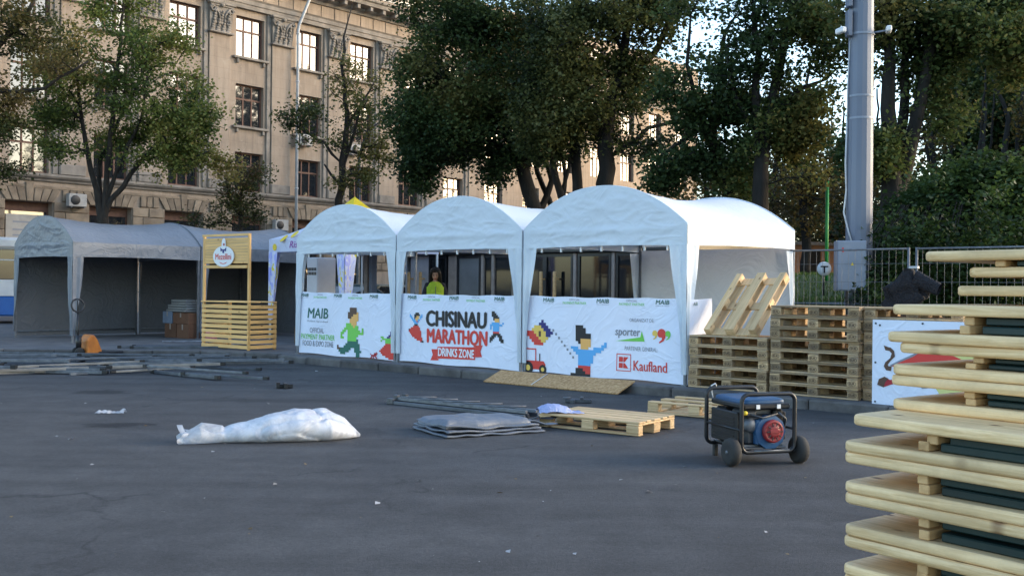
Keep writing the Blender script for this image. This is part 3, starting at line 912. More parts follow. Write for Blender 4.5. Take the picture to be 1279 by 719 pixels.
# ================================================================== printed banners across the tent fronts
def banner(label, s0, s1, z0=.025, z1=1.23, w=.035):
    e = tag(empty('printed_banner', TP(s0, w), ROT), label, 'banner', 'printed banners on the tent fronts')
    W = s1 - s0
    def wav(x, z): return .006 * math.sin(x * 5.1 + z * 2.2 + s0) + .005 * math.sin(x * 2.3 - z * 4.1 + 1) * (1.25 - z)
    def top(x): return z1 - .012 * math.sin(math.pi * x / W) + .006 * math.sin(x * 9)
    MB().grid(60, 24, lambda u, v_: (u * W, wav(u * W, z0 + v_ * (z1 - z0)), z0 + v_ * (top(u * W) - z0) + (1 - v_) * .01 * math.sin(u * 11))).build('vinyl_sheet', M['banner'], e)
    fn = lambda s, z: (s - s0, wav(s - s0, z - WALK) - .006, z - WALK)      # takes row position s and world height z
    return e, fn
def maib(e, fn, s, z0=1.245, z1=1.32, w=.23):
    lettering('sponsor_name', 'MAIB', (s, s + w, z0 + .012, z1), P['dkgreen'], e, fn, .02, .15)
    lettering('sponsor_line', 'Moldova Agroindbank', (s, s + w, z0 - .018, z0 - .002), P['grey'], e, fn)
def official(e, fn, s, w=.42):
    lettering('partner_line', 'OFFICIAL', (s + w * .28, s + w * .72, 1.285, 1.315), P['grey'], e, fn)
    lettering('partner_line', 'PAYMENT PARTNER', (s, s + w, 1.23, 1.268), P['green'], e, fn)
e, fn = banner('white banner with a pixel runner in a green shirt', -9.05, -6.12)
for s in (-8.96, -7.92, -6.86): maib(e, fn, s)
for s in (-8.56, -7.5): official(e, fn, s)
lettering('sponsor_name', 'MAIB', (-8.75, -8.09, .84, 1.04), P['dkgreen'], e, fn, .02, .12)
lettering('sponsor_line', 'Moldova Agroindbank', (-8.75, -8.09, .755, .80), P['grey'], e, fn)
lettering('headline', 'OFFICIAL', (-8.67, -8.23, .555, .655), P['grey'], e, fn, .004)
lettering('headline', 'PAYMENT PARTNER', (-8.94, -7.89, .425, .53), P['green'], e, fn, .004)
lettering('headline', 'FOOD & EXPO ZONE', (-8.89, -7.93, .295, .40), P['grey'], e, fn, .004)
pixel_art('pixel_runner', '''.......HHHH......
.......HHHH......
......HHHHHF.....
......HHHFFF.....
......HHFFFF.....
.......FFFFF.....
.......FFFF......
.....GGGFFF......
.....GGGGFGG.....
....GGGGGGGG..G..
...GG.GGGGGGG.G..
..GG..GGGGGGGGG..
..G...GGGGGG.....
..GG..GGGGG......
......GGGGGD.....
......DDDDDD.....
.....DDDDDDDD....
B...DDDDDDDDD....
BBDDDDDD..DDD....
.DDDDDD...DDDD...
..DDD......DD....
...........DD....'''.split('\n'), (-7.81, -6.94, .145, 1.07), dict(H=P['brown'], F=P['skin'], G=P['green'], D=P['dkgreen'], B=P['brown']), e, fn)
pixel_art('pixel_dog', ['......R.', '....RRRR', 'R...RRR.', '.RRRRRR.', '.RRRRR..', '.R.R.RR.', 'RR.R..R.'], (-6.84, -6.62, .15, .27), dict(R=P['dred']), e, fn)
pixel_art('pixel_dancer', '''.......KK.
.......KK.
......KKK.
.gg..KKFF.
..gggggg..
.g..gggg..
....gggg..
....RRRRRR
...RRRRRRR
..RRRRRRRR
.RRRRRRRRR
RRRRRRRRRR
.RRRRRRRRR
..RRRRRRRR
....RRRRRR
......RRRR'''.split('\n'), (-6.58, -6.16, .15, .66), dict(K=P['navy'], F=P['skin'], g=P['green'], R=P['red']), e, fn)
e, fn = banner('white banner lettered CHISINAU MARATHON above a red ribbon', -6.05, -3.09)
for s in (-5.82, -4.77, -3.72): maib(e, fn, s)
for s in (-5.42, -4.35): official(e, fn, s)
lettering('headline', 'CHISINAU', (-5.345, -3.88, .785, 1.07), P['black'], e, fn, .05)
lettering('headline', 'MARATHON', (-5.32, -3.855, .50, .755), P['red'], e, fn, .045)
MB().grid(20, 3, lambda u, v_: fn(-5.05 + .92 * u, (.24 + .025 * u) + v_ * (.205 + .005 * u)), smooth=False).build('ribbon', P['red'], e)
flat('ribbon_end', [(-5.22, .20), (-5.02, .21), (-5.02, .238), (-5.052, .238), (-5.052, .40), (-5.20, .395), (-5.165, .30)], P['red'], e, fn)
flat('ribbon_end', [(-4.128, .31), (-3.97, .32), (-4.01, .41), (-3.96, .515), (-4.17, .505), (-4.17, .478), (-4.128, .478)], P['red'], e, fn)
lettering('headline', 'DRINKS ZONE', (-5.03, -4.15, .285, .43), P['white'], e, lambda s, z: tuple(Vector(fn(s, z)) + Vector((0, -.004, 0))), .03)
pixel_art('pixel_dancer', '''......KKK....
.b...KKKKK.b.
.bb..KKFF.bb.
..bb.KFFF.b..
...bbbFFbb...
....bbbRb....
.....bbb.....
.....KKK.....
....RRRRR....
..RRRRRRRR...
KRRRRRRRRR...
RRRRRRRRRRR..
.RRRRRRRRRR..
..RRRRRRRRR..
...RRRRRRRR..
.....RRRRRRR.
.......RRRRR.
..........RKK'''.split('\n'), (-5.79, -5.40, .50, 1.02), dict(K=P['black'], F=P['skin'], b=P['blue'], R=P['red']), e, fn)
pixel_art('pixel_dancer', '''.KK......
.KKK.....
.KKKK....
..KKKK...
..KFFF...
...FFF...
.bbbbb..b
bbbbbbbb.
b.bbbb...
b.bbbb...
..bbbb...
..RRRR...
..KKKKK..
.KKK.KKK.
KKK...KK.
KK....KKK
K......KK'''.split('\n'), (-3.81, -3.50, .57, 1.085), dict(K=P['black'], F=P['skin'], b=P['blue'], R=P['red']), e, fn)
e, fn = banner('white banner with a tractor, a flag bearer and sponsor names', -3.01, .0)
for s in (-2.67, -1.61, -.54): maib(e, fn, s)
for s in (-2.26, -1.19): official(e, fn, s, .46)
pixel_art('pixel_man', '''..KKK.........
..KKKK........
..KKKK........
..KKKKKK......
..KKKKKK......
..KKFFFF......
...KFFFF.....b
....FFFF....bb
bbb.FFF..bbbb.
.bbbbbbbbbbb..
..bbbbbbbb....
...bbbbbb.....
...bbbbbb.....
...bbbbbb.....
...bbbbb......
...RRRRR......
..KKKRRR......
..KKKKRR......
KKKKKKKK......'''.split('\n'), (-2.10, -1.41, .14, .915), dict(K=P['black'], F=P['skin'], b=P['blue'], R=P['red']), e, fn)
pixel_art('pixel_flag', '''......N....
.....NNN...
...YYYNNN..
..YYYYYNNN.
RRRYYWYYNNN
RRRRYWYYNN.
.RRRRYYYY..
..RRRRYY...
...RRRR....'''.split('\n'), (-2.98, -2.46, .575, .975), dict(N=P['navy'], Y=P['gold'], R=P['red'], W=P['brown']), e, fn)
for i in range(8):
    t = i / 7; sx, sz = -2.47 + .40 * t, .80 - .40 * t
    flat('flag_pole_square', [(sx, sz), (sx + .036, sz), (sx + .036, sz + .036), (sx, sz + .036)], P['grey'], e, fn)
def disc(c, r, n=20): return [(c[0] + r * math.cos(2 * math.pi * i / n), c[1] + r * math.sin(2 * math.pi * i / n)) for i in range(n)]
proud = lambda k: (lambda s, z: tuple(Vector(fn(s, z)) + Vector((0, -.002 * k, 0))))
flat('tractor_body', [(-2.99, .19), (-2.62, .19), (-2.60, .27), (-2.64, .325), (-2.99, .325)], P['red'], e, fn)
for a, b_, c, d in ((-2.99, -2.79, .50, .52), (-2.81, -2.79, .325, .50), (-2.73, -2.71, .325, .44)): flat('tractor_cab', [(a, c), (b_, c), (b_, d), (a, d)], P['red'] if a < -2.74 else P['black'], e, fn)
for c, r_ in (((-2.96, .21), .105), ((-2.655, .195), .075)):
    flat('tractor_wheel', disc(c, r_), P['black'], e, proud(1)); flat('tractor_hub', disc(c, r_ * .45, 12), P['gold'], e, proud(2))
lettering('partner_line', 'ORGANIZAT DE:', (-1.0, -.56, .995, 1.045), P['grey'], e, fn)
lettering('sponsor_name', 'sporter', (-1.26, -.80, .75, .885), P['grey'], e, fn, .016, .1)
flat('swoosh', [(-1.25, .705), (-.72, .715), (-.775, .865), (-.80, .775)], P['green'], e, fn)
def comma(c, r_, mat):
    pts = [(c[0] + r_ * math.cos(a), c[1] + r_ * math.sin(a)) for a in [math.pi * (1.15 - i / 9 * 1.15) for i in range(10)]]
    pts += [(c[0] + r_ * .95, c[1] - r_ * .7), (c[0] + r_ * .5, c[1] - r_ * 1.5), (c[0] - r_ * .5, c[1] - r_ * 2.0), (c[0] - r_ * .6, c[1] - r_ * 1.75), (c[0] + r_ * .1, c[1] - r_ * 1.2), (c[0] + r_ * .1, c[1] - r_ * .8), (c[0] - r_ * .6, c[1] - r_ * .75)]
    flat('comma_mark', pts[::-1], mat, e, fn)
comma((-.545, .84), .045, P['gold']); comma((-.43, .84), .070, P['red']); comma((-.325, .84), .045, P['green'])
lettering('partner_line', 'PARTENER GENERAL:', (-1.08, -.49, .575, .635), P['grey'], e, fn)
K0, K1, Z0, Z1 = -1.225, -.965, .265, .52
for a, b_, c, d in ((K0, K1, Z0, Z0 + .012), (K0, K1, Z1 - .012, Z1), (K0, K0 + .012, Z0 + .012, Z1 - .012), (K1 - .012, K1, Z0 + .012, Z1 - .012)): flat('emblem_frame', [(a, c), (b_, c), (b_, d), (a, d)], P['red'], e, fn)
for q in ([(-1.18, .40), (-1.11, .40), (-1.11, .475), (-1.18, .475)], [(-1.18, .31), (-1.11, .31), (-1.11, .385), (-1.18, .385)], [(-1.10, .40), (-1.075, .40), (-1.01, .475), (-1.10, .475)], [(-1.10, .31), (-1.01, .31), (-1.075, .385), (-1.10, .385)]): flat('emblem_shape', q, P['red'], e, fn)
lettering('sponsor_name', 'Kaufland', (-.92, -.33, .285, .435), P['red'], e, fn, .015)
# short return of the last banner, folded round the corner
e = tag(empty('printed_banner', TP(.0, .03), ROT), 'short white banner end folded round the corner of the right tent', 'banner', 'printed banners on the tent fronts')
MB().grid(14, 10, lambda u, v_: (.012 + .012 * math.sin(u * 5), .02 + u * .62, .04 + v_ * (1.17 + .02 * u))).build('vinyl_sheet', M['banner'], e)
lettering('sponsor_name', 'AIB', (.06, .17, 1.13, 1.18), P['dkgreen'], e, lambda a, z: (.03 + .012, .02 + a, z), .02)

# ================================================================== promotional pyramid tent, yellow top
pt = tag(empty('pyramid_tent', TP(-14.0, 2.74), ROT), 'white and lilac pyramid tent with a yellow peak behind the white tents', 'tent')
M['promo'] = cloth('promo_fabric', (.66, .68, .82), .15, .55, .3, 2.5)
M['promo_y'] = cloth('promo_yellow', (.80, .58, .02), .12, .55, .2, 2.5)
def promo_leg_mat():
    m, nt, b = new_mat('promo_leg_print')
    mp = coords(nt, (1, 1, .45))
    f = noise_fac(nt, mp, 7, 3, .5, 1.2)
    c = ramp(nt, f, [(.35, (.40, .42, .80)), (.45, (.66, .66, .80)), (.55, (.66, .66, .80)), (.60, (.75, .62, .05))])
    c.color_ramp.interpolation = 'CONSTANT'
    nt.links.new(c.outputs[0], b.inputs['Base Color'])
    return m
M['promo_leg'] = promo_leg_mat()
ap = Vector((1.5, 1.5, 3.60)); q = [(0, 0), (3, 0), (3, 3), (0, 3)]
def lerp(a, b_, t): return Vector(a) + (Vector(b_) - Vector(a)) * t
rf, rc = MB(), MB()
for i in range(4):
    a, b_ = Vector((*q[i], 2.5)), Vector((*q[(i + 1) % 4], 2.5))
    def sect(u, v_, lo, hi):
        t = lo + (hi - lo) * v_
        p = lerp(lerp(a, b_, u), ap, t)
        p.z -= .16 * math.sin(math.pi * t) * 1.0
        return p
    rf.grid(10, 8, lambda u, v_: sect(u, v_, 0, .62)); rc.grid(8, 6, lambda u, v_: sect(u, v_, .62, 1))
rf.build('roof_canopy', M['promo'], pt); rc.build('peak_cap', M['promo_y'], pt)
vl = MB()
for i in range(4):
    a, b_ = Vector((*q[i], 2.5)), Vector((*q[(i + 1) % 4], 2.5))
    vl.grid(16, 3, lambda u, v_: lerp(a, b_, u) + Vector((0, 0, -.32 * (1 - v_))))
vl.build('valance', M['promo'], pt)
for (x, y) in q:
    dx, dy = (1 if x == 0 else -1), (1 if y == 0 else -1)
    MB().bx(x + dx * .03 - .02, x + dx * .03 + .02, y + dy * .03 - .02, y + dy * .03 + .02, .01, 2.45).build('leg', M['white_paint'], pt)
    if y: continue
    lf = MB()
    lf.grid(6, 12, lambda u, v_: (x + dx * u * (.12 + .22 * v_), y - dy * .01 + .02 * math.sin(u * 8), .5 + 1.7 * v_)); lf.grid(6, 12, lambda u, v_: (x - dx * .01 + .02 * math.sin(u * 8), y + dy * u * (.12 + .22 * v_), .5 + 1.7 * v_))
    lf.build('leg_sleeve', M['promo_leg'], pt)
lettering('brand_lettering', 'Ris', (.86, 1.2, 2.27, 2.44), P['purple'], pt, lambda a, z: (a, -.008, z), .02, .25)
for (a, z) in ((.62, 2.50), (.9, 2.6), (.25, 2.3)):
    flat('yellow_blot', disc((a, z), .09, 9), P['yellow'], pt, (lambda a_, z_: (a_, -.010, z_)) if z < 2.5 else (lambda a_, z_: (a_, (z_ - 2.5) * 1.2 + .0, z_ + .012)))

# ================================================================== trees
def hashed_noise(p, s, seed):
    return noise.noise((p[0] * s + seed * 7.1, p[1] * s - seed * 3.3, p[2] * s + seed))
def grow(stems, blobs, seed, step=.45, r_tip=.010, power=.46, clump=.15, jitter=.10, lift=.12):
    """skeleton: given stems, then twigs reaching for points scattered through the crown volumes"""
    g = np.random.default_rng(seed)
    pos, par, rmin = [], [], []
    for st in stems:
        pts = [Vector(p) for p, _ in st]; rad = [r_ for _, r_ in st]
        if pos:
            d = [(Vector(q) - pts[0]).length for q in pos]; last = int(np.argmin(d))
        else:
            last = -1
        for i in range(len(pts) - 1):
            L = (pts[i + 1] - pts[i]).length; n = max(1, int(L / step))
            for k in range(n + (1 if i == len(pts) - 2 else 0)):
                if last >= 0 and i == 0 and k == 0 and len(pos) and (Vector(pos[last]) - pts[0]).length < .05: continue
                t = k / n
                p = pts[i].lerp(pts[i + 1], t) + Vector(g.normal(0, jitter * .25, 3)) * (0 if last < 0 else 1)
                pos.append(tuple(p)); par.append(last); rmin.append(rad[i] + (rad[i + 1] - rad[i]) * t); last = len(pos) - 1
    nst = len(pos)
    att = []
    for (c, r_, n) in blobs:
        k = tries = 0
        while k < n and tries < n * 30:
            tries += 1
            d = g.normal(0, 1, 3); d /= np.linalg.norm(d); d *= g.uniform(0, 1) ** .42
            p = np.array(c) + d * np.array(r_)
            if hashed_noise(p, .75, seed) < clump * g.uniform(-1.2, 1.2) - .08: continue
            att.append(p); k += 1
    att = np.array(att)
    P_ = np.array(pos)
    dmin = np.array([np.min(((P_ - a) ** 2).sum(1)) for a in att])
    att = att[np.argsort(dmin)]
    cap_ = len(pos) + len(att) * 30
    A = np.zeros((cap_, 3)); A[:len(pos)] = P_; n = len(pos)
    tips = []
    for a in att:
        dv = a - A[:n]
        d = np.sqrt((dv ** 2).sum(1))
        cost = d * (1.0 + .55 * (dv[:, 2] < -.1) + .0) + .12 * np.abs(np.minimum(0, dv[:, 2]))
        i = int(np.argmin(cost)); L = d[i]
        m = max(1, min(28, int(L / step)))
        p0, last = A[i].copy(), i
        off = g.normal(0, 1, 3) * L * .08 + np.array([0, 0, lift * L])
        for k in range(1, m + 1):
            t = k / m
            p = p0 + (a - p0) * t + off * 4 * t * (1 - t) * .6 + g.normal(0, jitter * .35, 3) * (t < 1)
            A[n] = p; par.append(last); rmin.append(0); last = n; n += 1
        tips.append(last)
    A = A[:n]; par = np.array(par)
    cnt = np.zeros(n)
    for t in tips: cnt[t] += 1
    for i in range(n - 1, -1, -1):
        if par[i] >= 0: cnt[par[i]] += cnt[i]
    rad = np.maximum(r_tip * np.maximum(cnt, 1) ** power, 0)
    rm = np.array(rmin)
    rad = np.where(rm > 0, np.maximum(rm, np.minimum(rad, rm * 1.05)), rad)
    for i in range(n):
        if par[i] >= 0: rad[i] = min(rad[i], rad[par[i]] * 1.0 if rm[par[i]] == 0 or rm[i] == 0 else rad[i])
    return A, par, rad, np.array(tips), nst
def limbs_mesh(name, A, par, rad, mat, parent, sides=6):
    n = len(A)
    kids = [[] for _ in range(n)]
    for i, p in enumerate(par):
        if p >= 0: kids[p].append(i)
    b = MB(); done = set()
    starts = [i for i in range(n) if par[i] < 0]
    stack = [(i, None) for i in starts]
    while stack:
        i, prev = stack.pop()
        chain = ([prev] if prev is not None else []) + [i]
        cur = i
        while kids[cur]:
            ks = sorted(kids[cur], key=lambda k: -rad[k])
            for k in ks[1:]: stack.append((k, cur))
            cur = ks[0]; chain.append(cur)
        rr = [rad[c] for c in chain]
        if prev is not None: rr[0] = min(rr[0], rr[1] * 1.25)
        if len(chain) > 1:
            big = max(rr)
            b.tube([A[c] for c in chain], rr, 9 if big > .12 else 6 if big > .04 else 4, cap=big > .05)
    return b.build(name, mat, parent)
def leaves(name, centers, per, spread, size, palette, mat, parent, seed, flatten=.7, droop=0.0, up=.5, weights=None, patch=.5):
    g = np.random.default_rng(seed + 99)
    n = len(centers) * per
    cidx = np.repeat(np.arange(len(centers)), per)
    off = g.normal(0, 1, (n, 3)) * np.array([spread, spread, spread * flatten])
    c = centers[cidx] + off
    c[:, 2] -= droop * (off[:, 0] ** 2 + off[:, 1] ** 2)
    sz = g.uniform(*size, n) * .95
    nr = g.normal(0, 1, (n, 3)); nr[:, 2] = np.abs(nr[:, 2]) * 1.0 + up; nr /= np.linalg.norm(nr, axis=1)[:, None]
    ax = g.normal(0, 1, (n, 3)); ax[:, 2] -= .5
    ax -= nr * (ax * nr).sum(1)[:, None]; ax /= np.linalg.norm(ax, axis=1)[:, None]
    bx = np.cross(nr, ax)
    w = sz * g.uniform(.34, .5, n); fold = nr * (sz * g.uniform(-.05, .18, n))[:, None]
    v0 = c - ax * (sz * .5)[:, None]; v2 = c + ax * (sz * .5)[:, None]
    v1 = c + bx * w[:, None] + fold - ax * (sz * .06)[:, None]; v3 = c - bx * w[:, None] + fold - ax * (sz * .06)[:, None]
    v = np.stack([v0, v1, v2, v3], 1).reshape(-1, 3)
    f = np.arange(n * 4).reshape(-1, 4)
    pal = np.array(palette)
    ctone = np.array([noise.noise((p[0] * patch + seed, p[1] * patch, p[2] * patch - seed)) for p in centers])
    pick = np.clip(((ctone[cidx] * 1.0 + .48) + g.normal(0, .12, n)) * len(pal), 0, len(pal) - 1).astype(int)
    col = pal[pick] * g.uniform(.82, 1.16, (n, 1))
    return np_mesh(name, v, f, mat, parent, col=np.repeat(col, 4, 0))
def tree(label, base, stems, blobs, seed, palette, per=70, spread=.34, size=(.07, .13), bark='bark', cat='tree', group='street and park trees', name='leafy_tree', rt=.010, thin=.95, leafy=.52, **kw):
    lk = {k: kw.pop(k) for k in ('flatten', 'droop', 'up', 'patch') if k in kw}
    base = Vector(base)
    e = tag(empty(name, base), label, cat, group)
    st = [[(Vector(p) - base, r_) for p, r_ in s] for s in stems]
    bl = [(Vector(c) - base, r_, max(4, int(n * thin))) for c, r_, n in blobs]
    per = max(8, int(per * leafy))
    A, par, rad, tips, nst = grow(st, bl, seed, r_tip=rt, **kw)
    limbs_mesh('trunk', A, par, rad, M[bark], e)
    # leaf clusters on the twig ends and the last stretch of each twig
    pts = [A[t] for t in tips]
    for t in tips:
        p = par[t]
        if p >= nst: pts.append(A[p] * .6 + A[t] * .4)
    leaves('crown', np.array(pts), per, spread * .68, size, palette, M['leaf'], e, seed, **lk)['kind'] = 'stuff'
    return e
def S(Y, *pp):
    """stem through picture positions at distance Y: (px, py, radius[, extra distance])"""
    return [(at(p[0], p[1], Y + (p[3] if len(p) > 3 else 0)), p[2]) for p in pp]
def B(Y, px, py, rx, ry, n, dz=0.0, depth=1.0):
    k = Y / FPX
    return (at(px, py, Y + dz), (rx * k, max(rx, ry) * k * depth, ry * k), n)
GREEN = [(0.0744, 0.1104, 0.0288), (0.126, 0.168, 0.0408), (0.198, 0.222, 0.0552), (0.27, 0.258, 0.066), (0.312, 0.24, 0.0672)]
DARK = [(0.0293, 0.0537, 0.0195), (0.0464, 0.0756, 0.0256), (0.0683, 0.1, 0.0317), (0.1, 0.1281, 0.039), (0.1525, 0.144, 0.0464)]
OLIVE = [(0.0517, 0.069, 0.0196), (0.0862, 0.1012, 0.0287), (0.1323, 0.1357, 0.0391), (0.1725, 0.1518, 0.046)]
BROWN = [(0.0715, 0.055, 0.0198), (0.1155, 0.0792, 0.0242), (0.1595, 0.1012, 0.0286), (0.0935, 0.0935, 0.0286), (0.187, 0.1155, 0.0308)]
# left maple in front of the facade
Y = 33.0; bs = at(129, 400, Y); bs.z = WALK
tree('green and gold tree with fanning stems above the grey tent', bs,
     [[(bs, .20)] + S(Y, (129, 275, .17), (119, 235, .09), (108, 190, .075), (100, 130, .05), (95, 60, .03)),
      S(Y, (130, 270, .11), (134, 220, .09), (142, 130, .07), (150, 50, .05), (158, -20, .03)),
      S(Y, (131, 266, .09), (163, 218, .07), (205, 170, .05), (245, 150, .03)),
      S(Y, (127, 262, .09, .2), (124, 200, .07, .6), (165, 120, .05, 1.0), (190, 60, .03, 1.2)),
      S(Y, (128, 264, .08), (146, 215, .06), (176, 150, .04), (185, 90, .03))],
     [B(Y, 150, 50, 62, 70, 120), B(Y, 200, 120, 62, 48, 95), B(Y, 90, 105, 62, 50, 80), B(Y, 262, 150, 30, 22, 22), B(Y, 60, 60, 34, 30, 20), B(Y, 215, 40, 30, 34, 26), B(Y, 285, 205, 22, 20, 16), B(Y, 240, 175, 38, 38, 60), B(Y, 80, 165, 45, 40, 60), B(Y, 150, 170, 80, 40, 90), B(Y, 155, -20, 55, 45, 40), B(Y, 215, 205, 40, 22, 24)],
     21, GREEN, thin=.85, per=66, spread=.30, size=(.07, .135))
# upper left brownish limb reaching in
Y = 30.0; bs = at(-75, 400, Y); bs.z = WALK
tree('olive and brown tree reaching in from the left edge', bs,
     [[(bs, .2)] + S(Y, (-72, 250, .17), (-60, 130, .13), (-10, 70, .09), (30, 28, .07), (48, -10, .05)), S(Y, (-60, 140, .09), (0, 115, .06), (55, 108, .05), (110, 78, .03))],
     [B(Y, 20, 20, 55, 50, 80), B(Y, 65, 70, 40, 35, 40), B(Y, 5, 120, 40, 45, 60), B(Y, 0, 185, 34, 45, 75), B(Y, -60, 60, 70, 80, 60)],
     22, thin=.62, palette=[(.045, .060, .020), (.075, .085, .028), (.115, .105, .035), (.15, .115, .042)], per=60, spread=.30, size=(.07, .13))
# thin young tree before the downpipe windows
Y = 39.0; bs = at(424, 400, Y); bs.z = WALK
tree('thin sparse young tree before the stone facade', bs,
     [[(bs, .17)] + S(Y, (424, 250, .15), (429, 200, .13), (434, 140, .09), (427, 80, .06), (433, 30, .03), (440, 5, .015)),
      S(Y, (428, 205, .07), (405, 180, .05), (375, 160, .03)), S(Y, (431, 165, .06), (450, 130, .045), (470, 100, .025)), S(Y, (427, 215, .08), (436, 190, .07), (446, 150, .05), (452, 110, .02)), S(Y, (425, 232, .06), (412, 218, .05), (405, 205, .03))],
     [B(Y, 383, 150, 36, 20, 40), B(Y, 455, 125, 32, 48, 60), B(Y, 470, 200, 24, 34, 42), B(Y, 425, 95, 24, 30, 24), B(Y, 400, 175, 40, 18, 18), B(Y, 446, 232, 30, 18, 26)],
     23, OLIVE, per=34, spread=.30, size=(.08, .15), rt=.011)
# bushy sapling between
Y = 37.0; bs = at(300, 400, Y); bs.z = WALK
tree('small dark bushy tree rising over the grey tent roof', bs, [[(bs, .10)] + S(Y, (300, 285, .08), (301, 250, .06), (303, 215, .03)), S(Y, (300, 270, .05), (285, 255, .03)), S(Y, (300, 262, .05), (320, 245, .03))],
     [B(Y, 303, 235, 30, 30, 80), B(Y, 300, 265, 36, 20, 60), B(Y, 325, 225, 25, 18, 26), B(Y, 255, 272, 30, 12, 20)], 24, [(.045, .054, .02), (.07, .07, .026), (.08, .10, .028), (.13, .09, .04)], thin=.55, per=40, spread=.26, size=(.07, .13))
# the big dark lime
Y = 33.0; bs = at(655, 400, Y); bs.z = WALK
tree('huge dense dark green tree behind the middle tents', bs,
     [[(bs, .26)] + S(Y, (668, 260, .24), (650, 200, .20), (620, 140, .15), (600, 70, .10), (590, 0, .06)), S(Y, (655, 215, .16), (670, 150, .12), (675, 60, .08), (670, -20, .04)), S(Y, (630, 160, .12), (570, 120, .09), (530, 70, .05)), S(Y, (640, 185, .10), (590, 175, .07), (545, 190, .04)), S(Y, (676, 262, .12, .5), (690, 225, .10, .5), (678, 190, .08, .5)), S(Y, (690, 268, .10, .8), (672, 215, .08, .8), (655, 160, .05, .8)), S(Y, (700, 268, .09, 1.2), (706, 220, .08, 1.2), (700, 160, .06, 1.2), (690, 90, .04, 1.2))],
     [B(Y, 590, 80, 90, 85, 330), B(Y, 545, 165, 55, 60, 190), B(Y, 630, 175, 60, 36, 110), B(Y, 560, 0, 75, 45, 120), B(Y, 650, 40, 70, 60, 150), B(Y, 515, 130, 32, 60, 100), B(Y, 600, 150, 80, 50, 160), B(Y, 535, 212, 40, 26, 60), B(Y, 600, 215, 36, 16, 22)],
     25, DARK, thin=.78, per=78, spread=.36, size=(.08, .15), bark='bark_dark', clump=.1)
# trunks behind the valley of the tents
Y = 30.0; bs = at(757, 400, Y); bs.z = WALK
tree('tall tree with twin dark trunks rising behind the right tent', bs,
     [[(bs, .30)] + S(Y, (758, 250, .27), (755, 170, .22), (772, 90, .15), (790, 20, .10), (800, -40, .06)), [(at(722, 300, Y + .6), .17)] + S(Y + .6, (722, 250, .16), (717, 160, .14), (714, 80, .12), (722, 0, .08)), S(Y, (755, 185, .12), (735, 130, .09), (715, 60, .06)), S(Y, (765, 120, .12), (820, 60, .09), (850, 0, .06)), S(Y, (757, 200, .09), (812, 160, .06), (850, 150, .04), (880, 165, .02))],
     [B(Y, 700, 45, 70, 65, 160), B(Y, 690, 140, 50, 60, 150), B(Y, 770, 30, 75, 55, 150), B(Y, 745, 120, 60, 60, 150), B(Y, 820, 8, 50, 30, 60), B(Y, 680, 170, 40, 34, 60), B(Y, 800, 180, 40, 22, 30), B(Y, 790, 95, 40, 30, 50)],
     26, thin=.8, palette=[(.026, .040, .016), (.050, .064, .020), (.080, .092, .028), (.110, .115, .036)], per=60, spread=.34, size=(.08, .15), bark='bark_dark')
Y = 32.0; bs = at(701, 400, Y); bs.z = WALK
tree('slender leaning tree between the lime and the twin trunks', bs,
     [[(bs, .15)] + S(Y, (705, 260, .13), (690, 205, .10), (676, 150, .07), (668, 90, .04)), S(Y, (700, 245, .07), (712, 200, .06), (716, 150, .04))],
     [B(Y, 668, 110, 40, 50, 50), B(Y, 715, 170, 26, 40, 34)], 27, OLIVE, per=50, spread=.32, size=(.08, .15), bark='bark_dark')
# right of the tents: leaning and forked trunks
Y = 27.0; bs = lawn_pt(916, Y)
tree('leaning dark tree behind the white tent roof', bs,
     [[(bs, .26)] + S(Y, (918, 260, .22), (905, 215, .19), (887, 170, .15), (868, 140, .10), (835, 120, .06), (805, 128, .03)), S(Y, (890, 180, .10), (900, 110, .08), (905, 40, .05)), S(Y, (872, 146, .07), (858, 80, .05), (862, 20, .03)), S(Y, (880, 160, .06), (830, 190, .04), (815, 215, .02))],
     [B(Y, 905, 150, 70, 36, 170), B(Y, 855, 205, 55, 26, 60), B(Y, 900, 200, 50, 24, 60), B(Y, 840, 118, 40, 16, 22), B(Y, 880, 5, 60, 24, 30), B(Y, 890, 60, 50, 36, 26), B(Y, 850, 80, 40, 20, 14), B(Y, 835, 232, 30, 12, 22), B(Y, 925, 235, 40, 24, 40)],
     28, DARK, thin=.75, leafy=.5, per=58, spread=.32, size=(.08, .15), bark='bark_dark')
Y = 26.0; bs = lawn_pt(952, Y)
tree('tall forked tree standing between leaning tree and mast', bs,
     [[(bs, .25)] + S(Y, (951, 280, .22), (950, 210, .19), (957, 150, .15), (975, 80, .12), (992, 0, .09), (1000, -50, .05)), S(Y, (950, 200, .14), (943, 130, .11), (948, 60, .08), (935, -10, .05)), S(Y, (960, 145, .08), (1000, 110, .06), (1030, 100, .03)), S(Y, (948, 180, .07), (920, 120, .05), (905, 60, .03))],
     [B(Y, 975, 15, 75, 40, 110), B(Y, 940, 70, 34, 50, 50), B(Y, 1000, 125, 38, 44, 80), B(Y, 1034, 70, 26, 40, 36), B(Y, 905, 100, 30, 40, 26), B(Y, 1010, 195, 44, 34, 80), B(Y, 965, 165, 45, 40, 70), B(Y, 1030, 20, 34, 30, 40)],
     29, DARK, thin=.75, leafy=.5, per=58, spread=.33, size=(.08, .15), bark='bark_dark')
Y = 24.0; bs = lawn_pt(1112, Y)
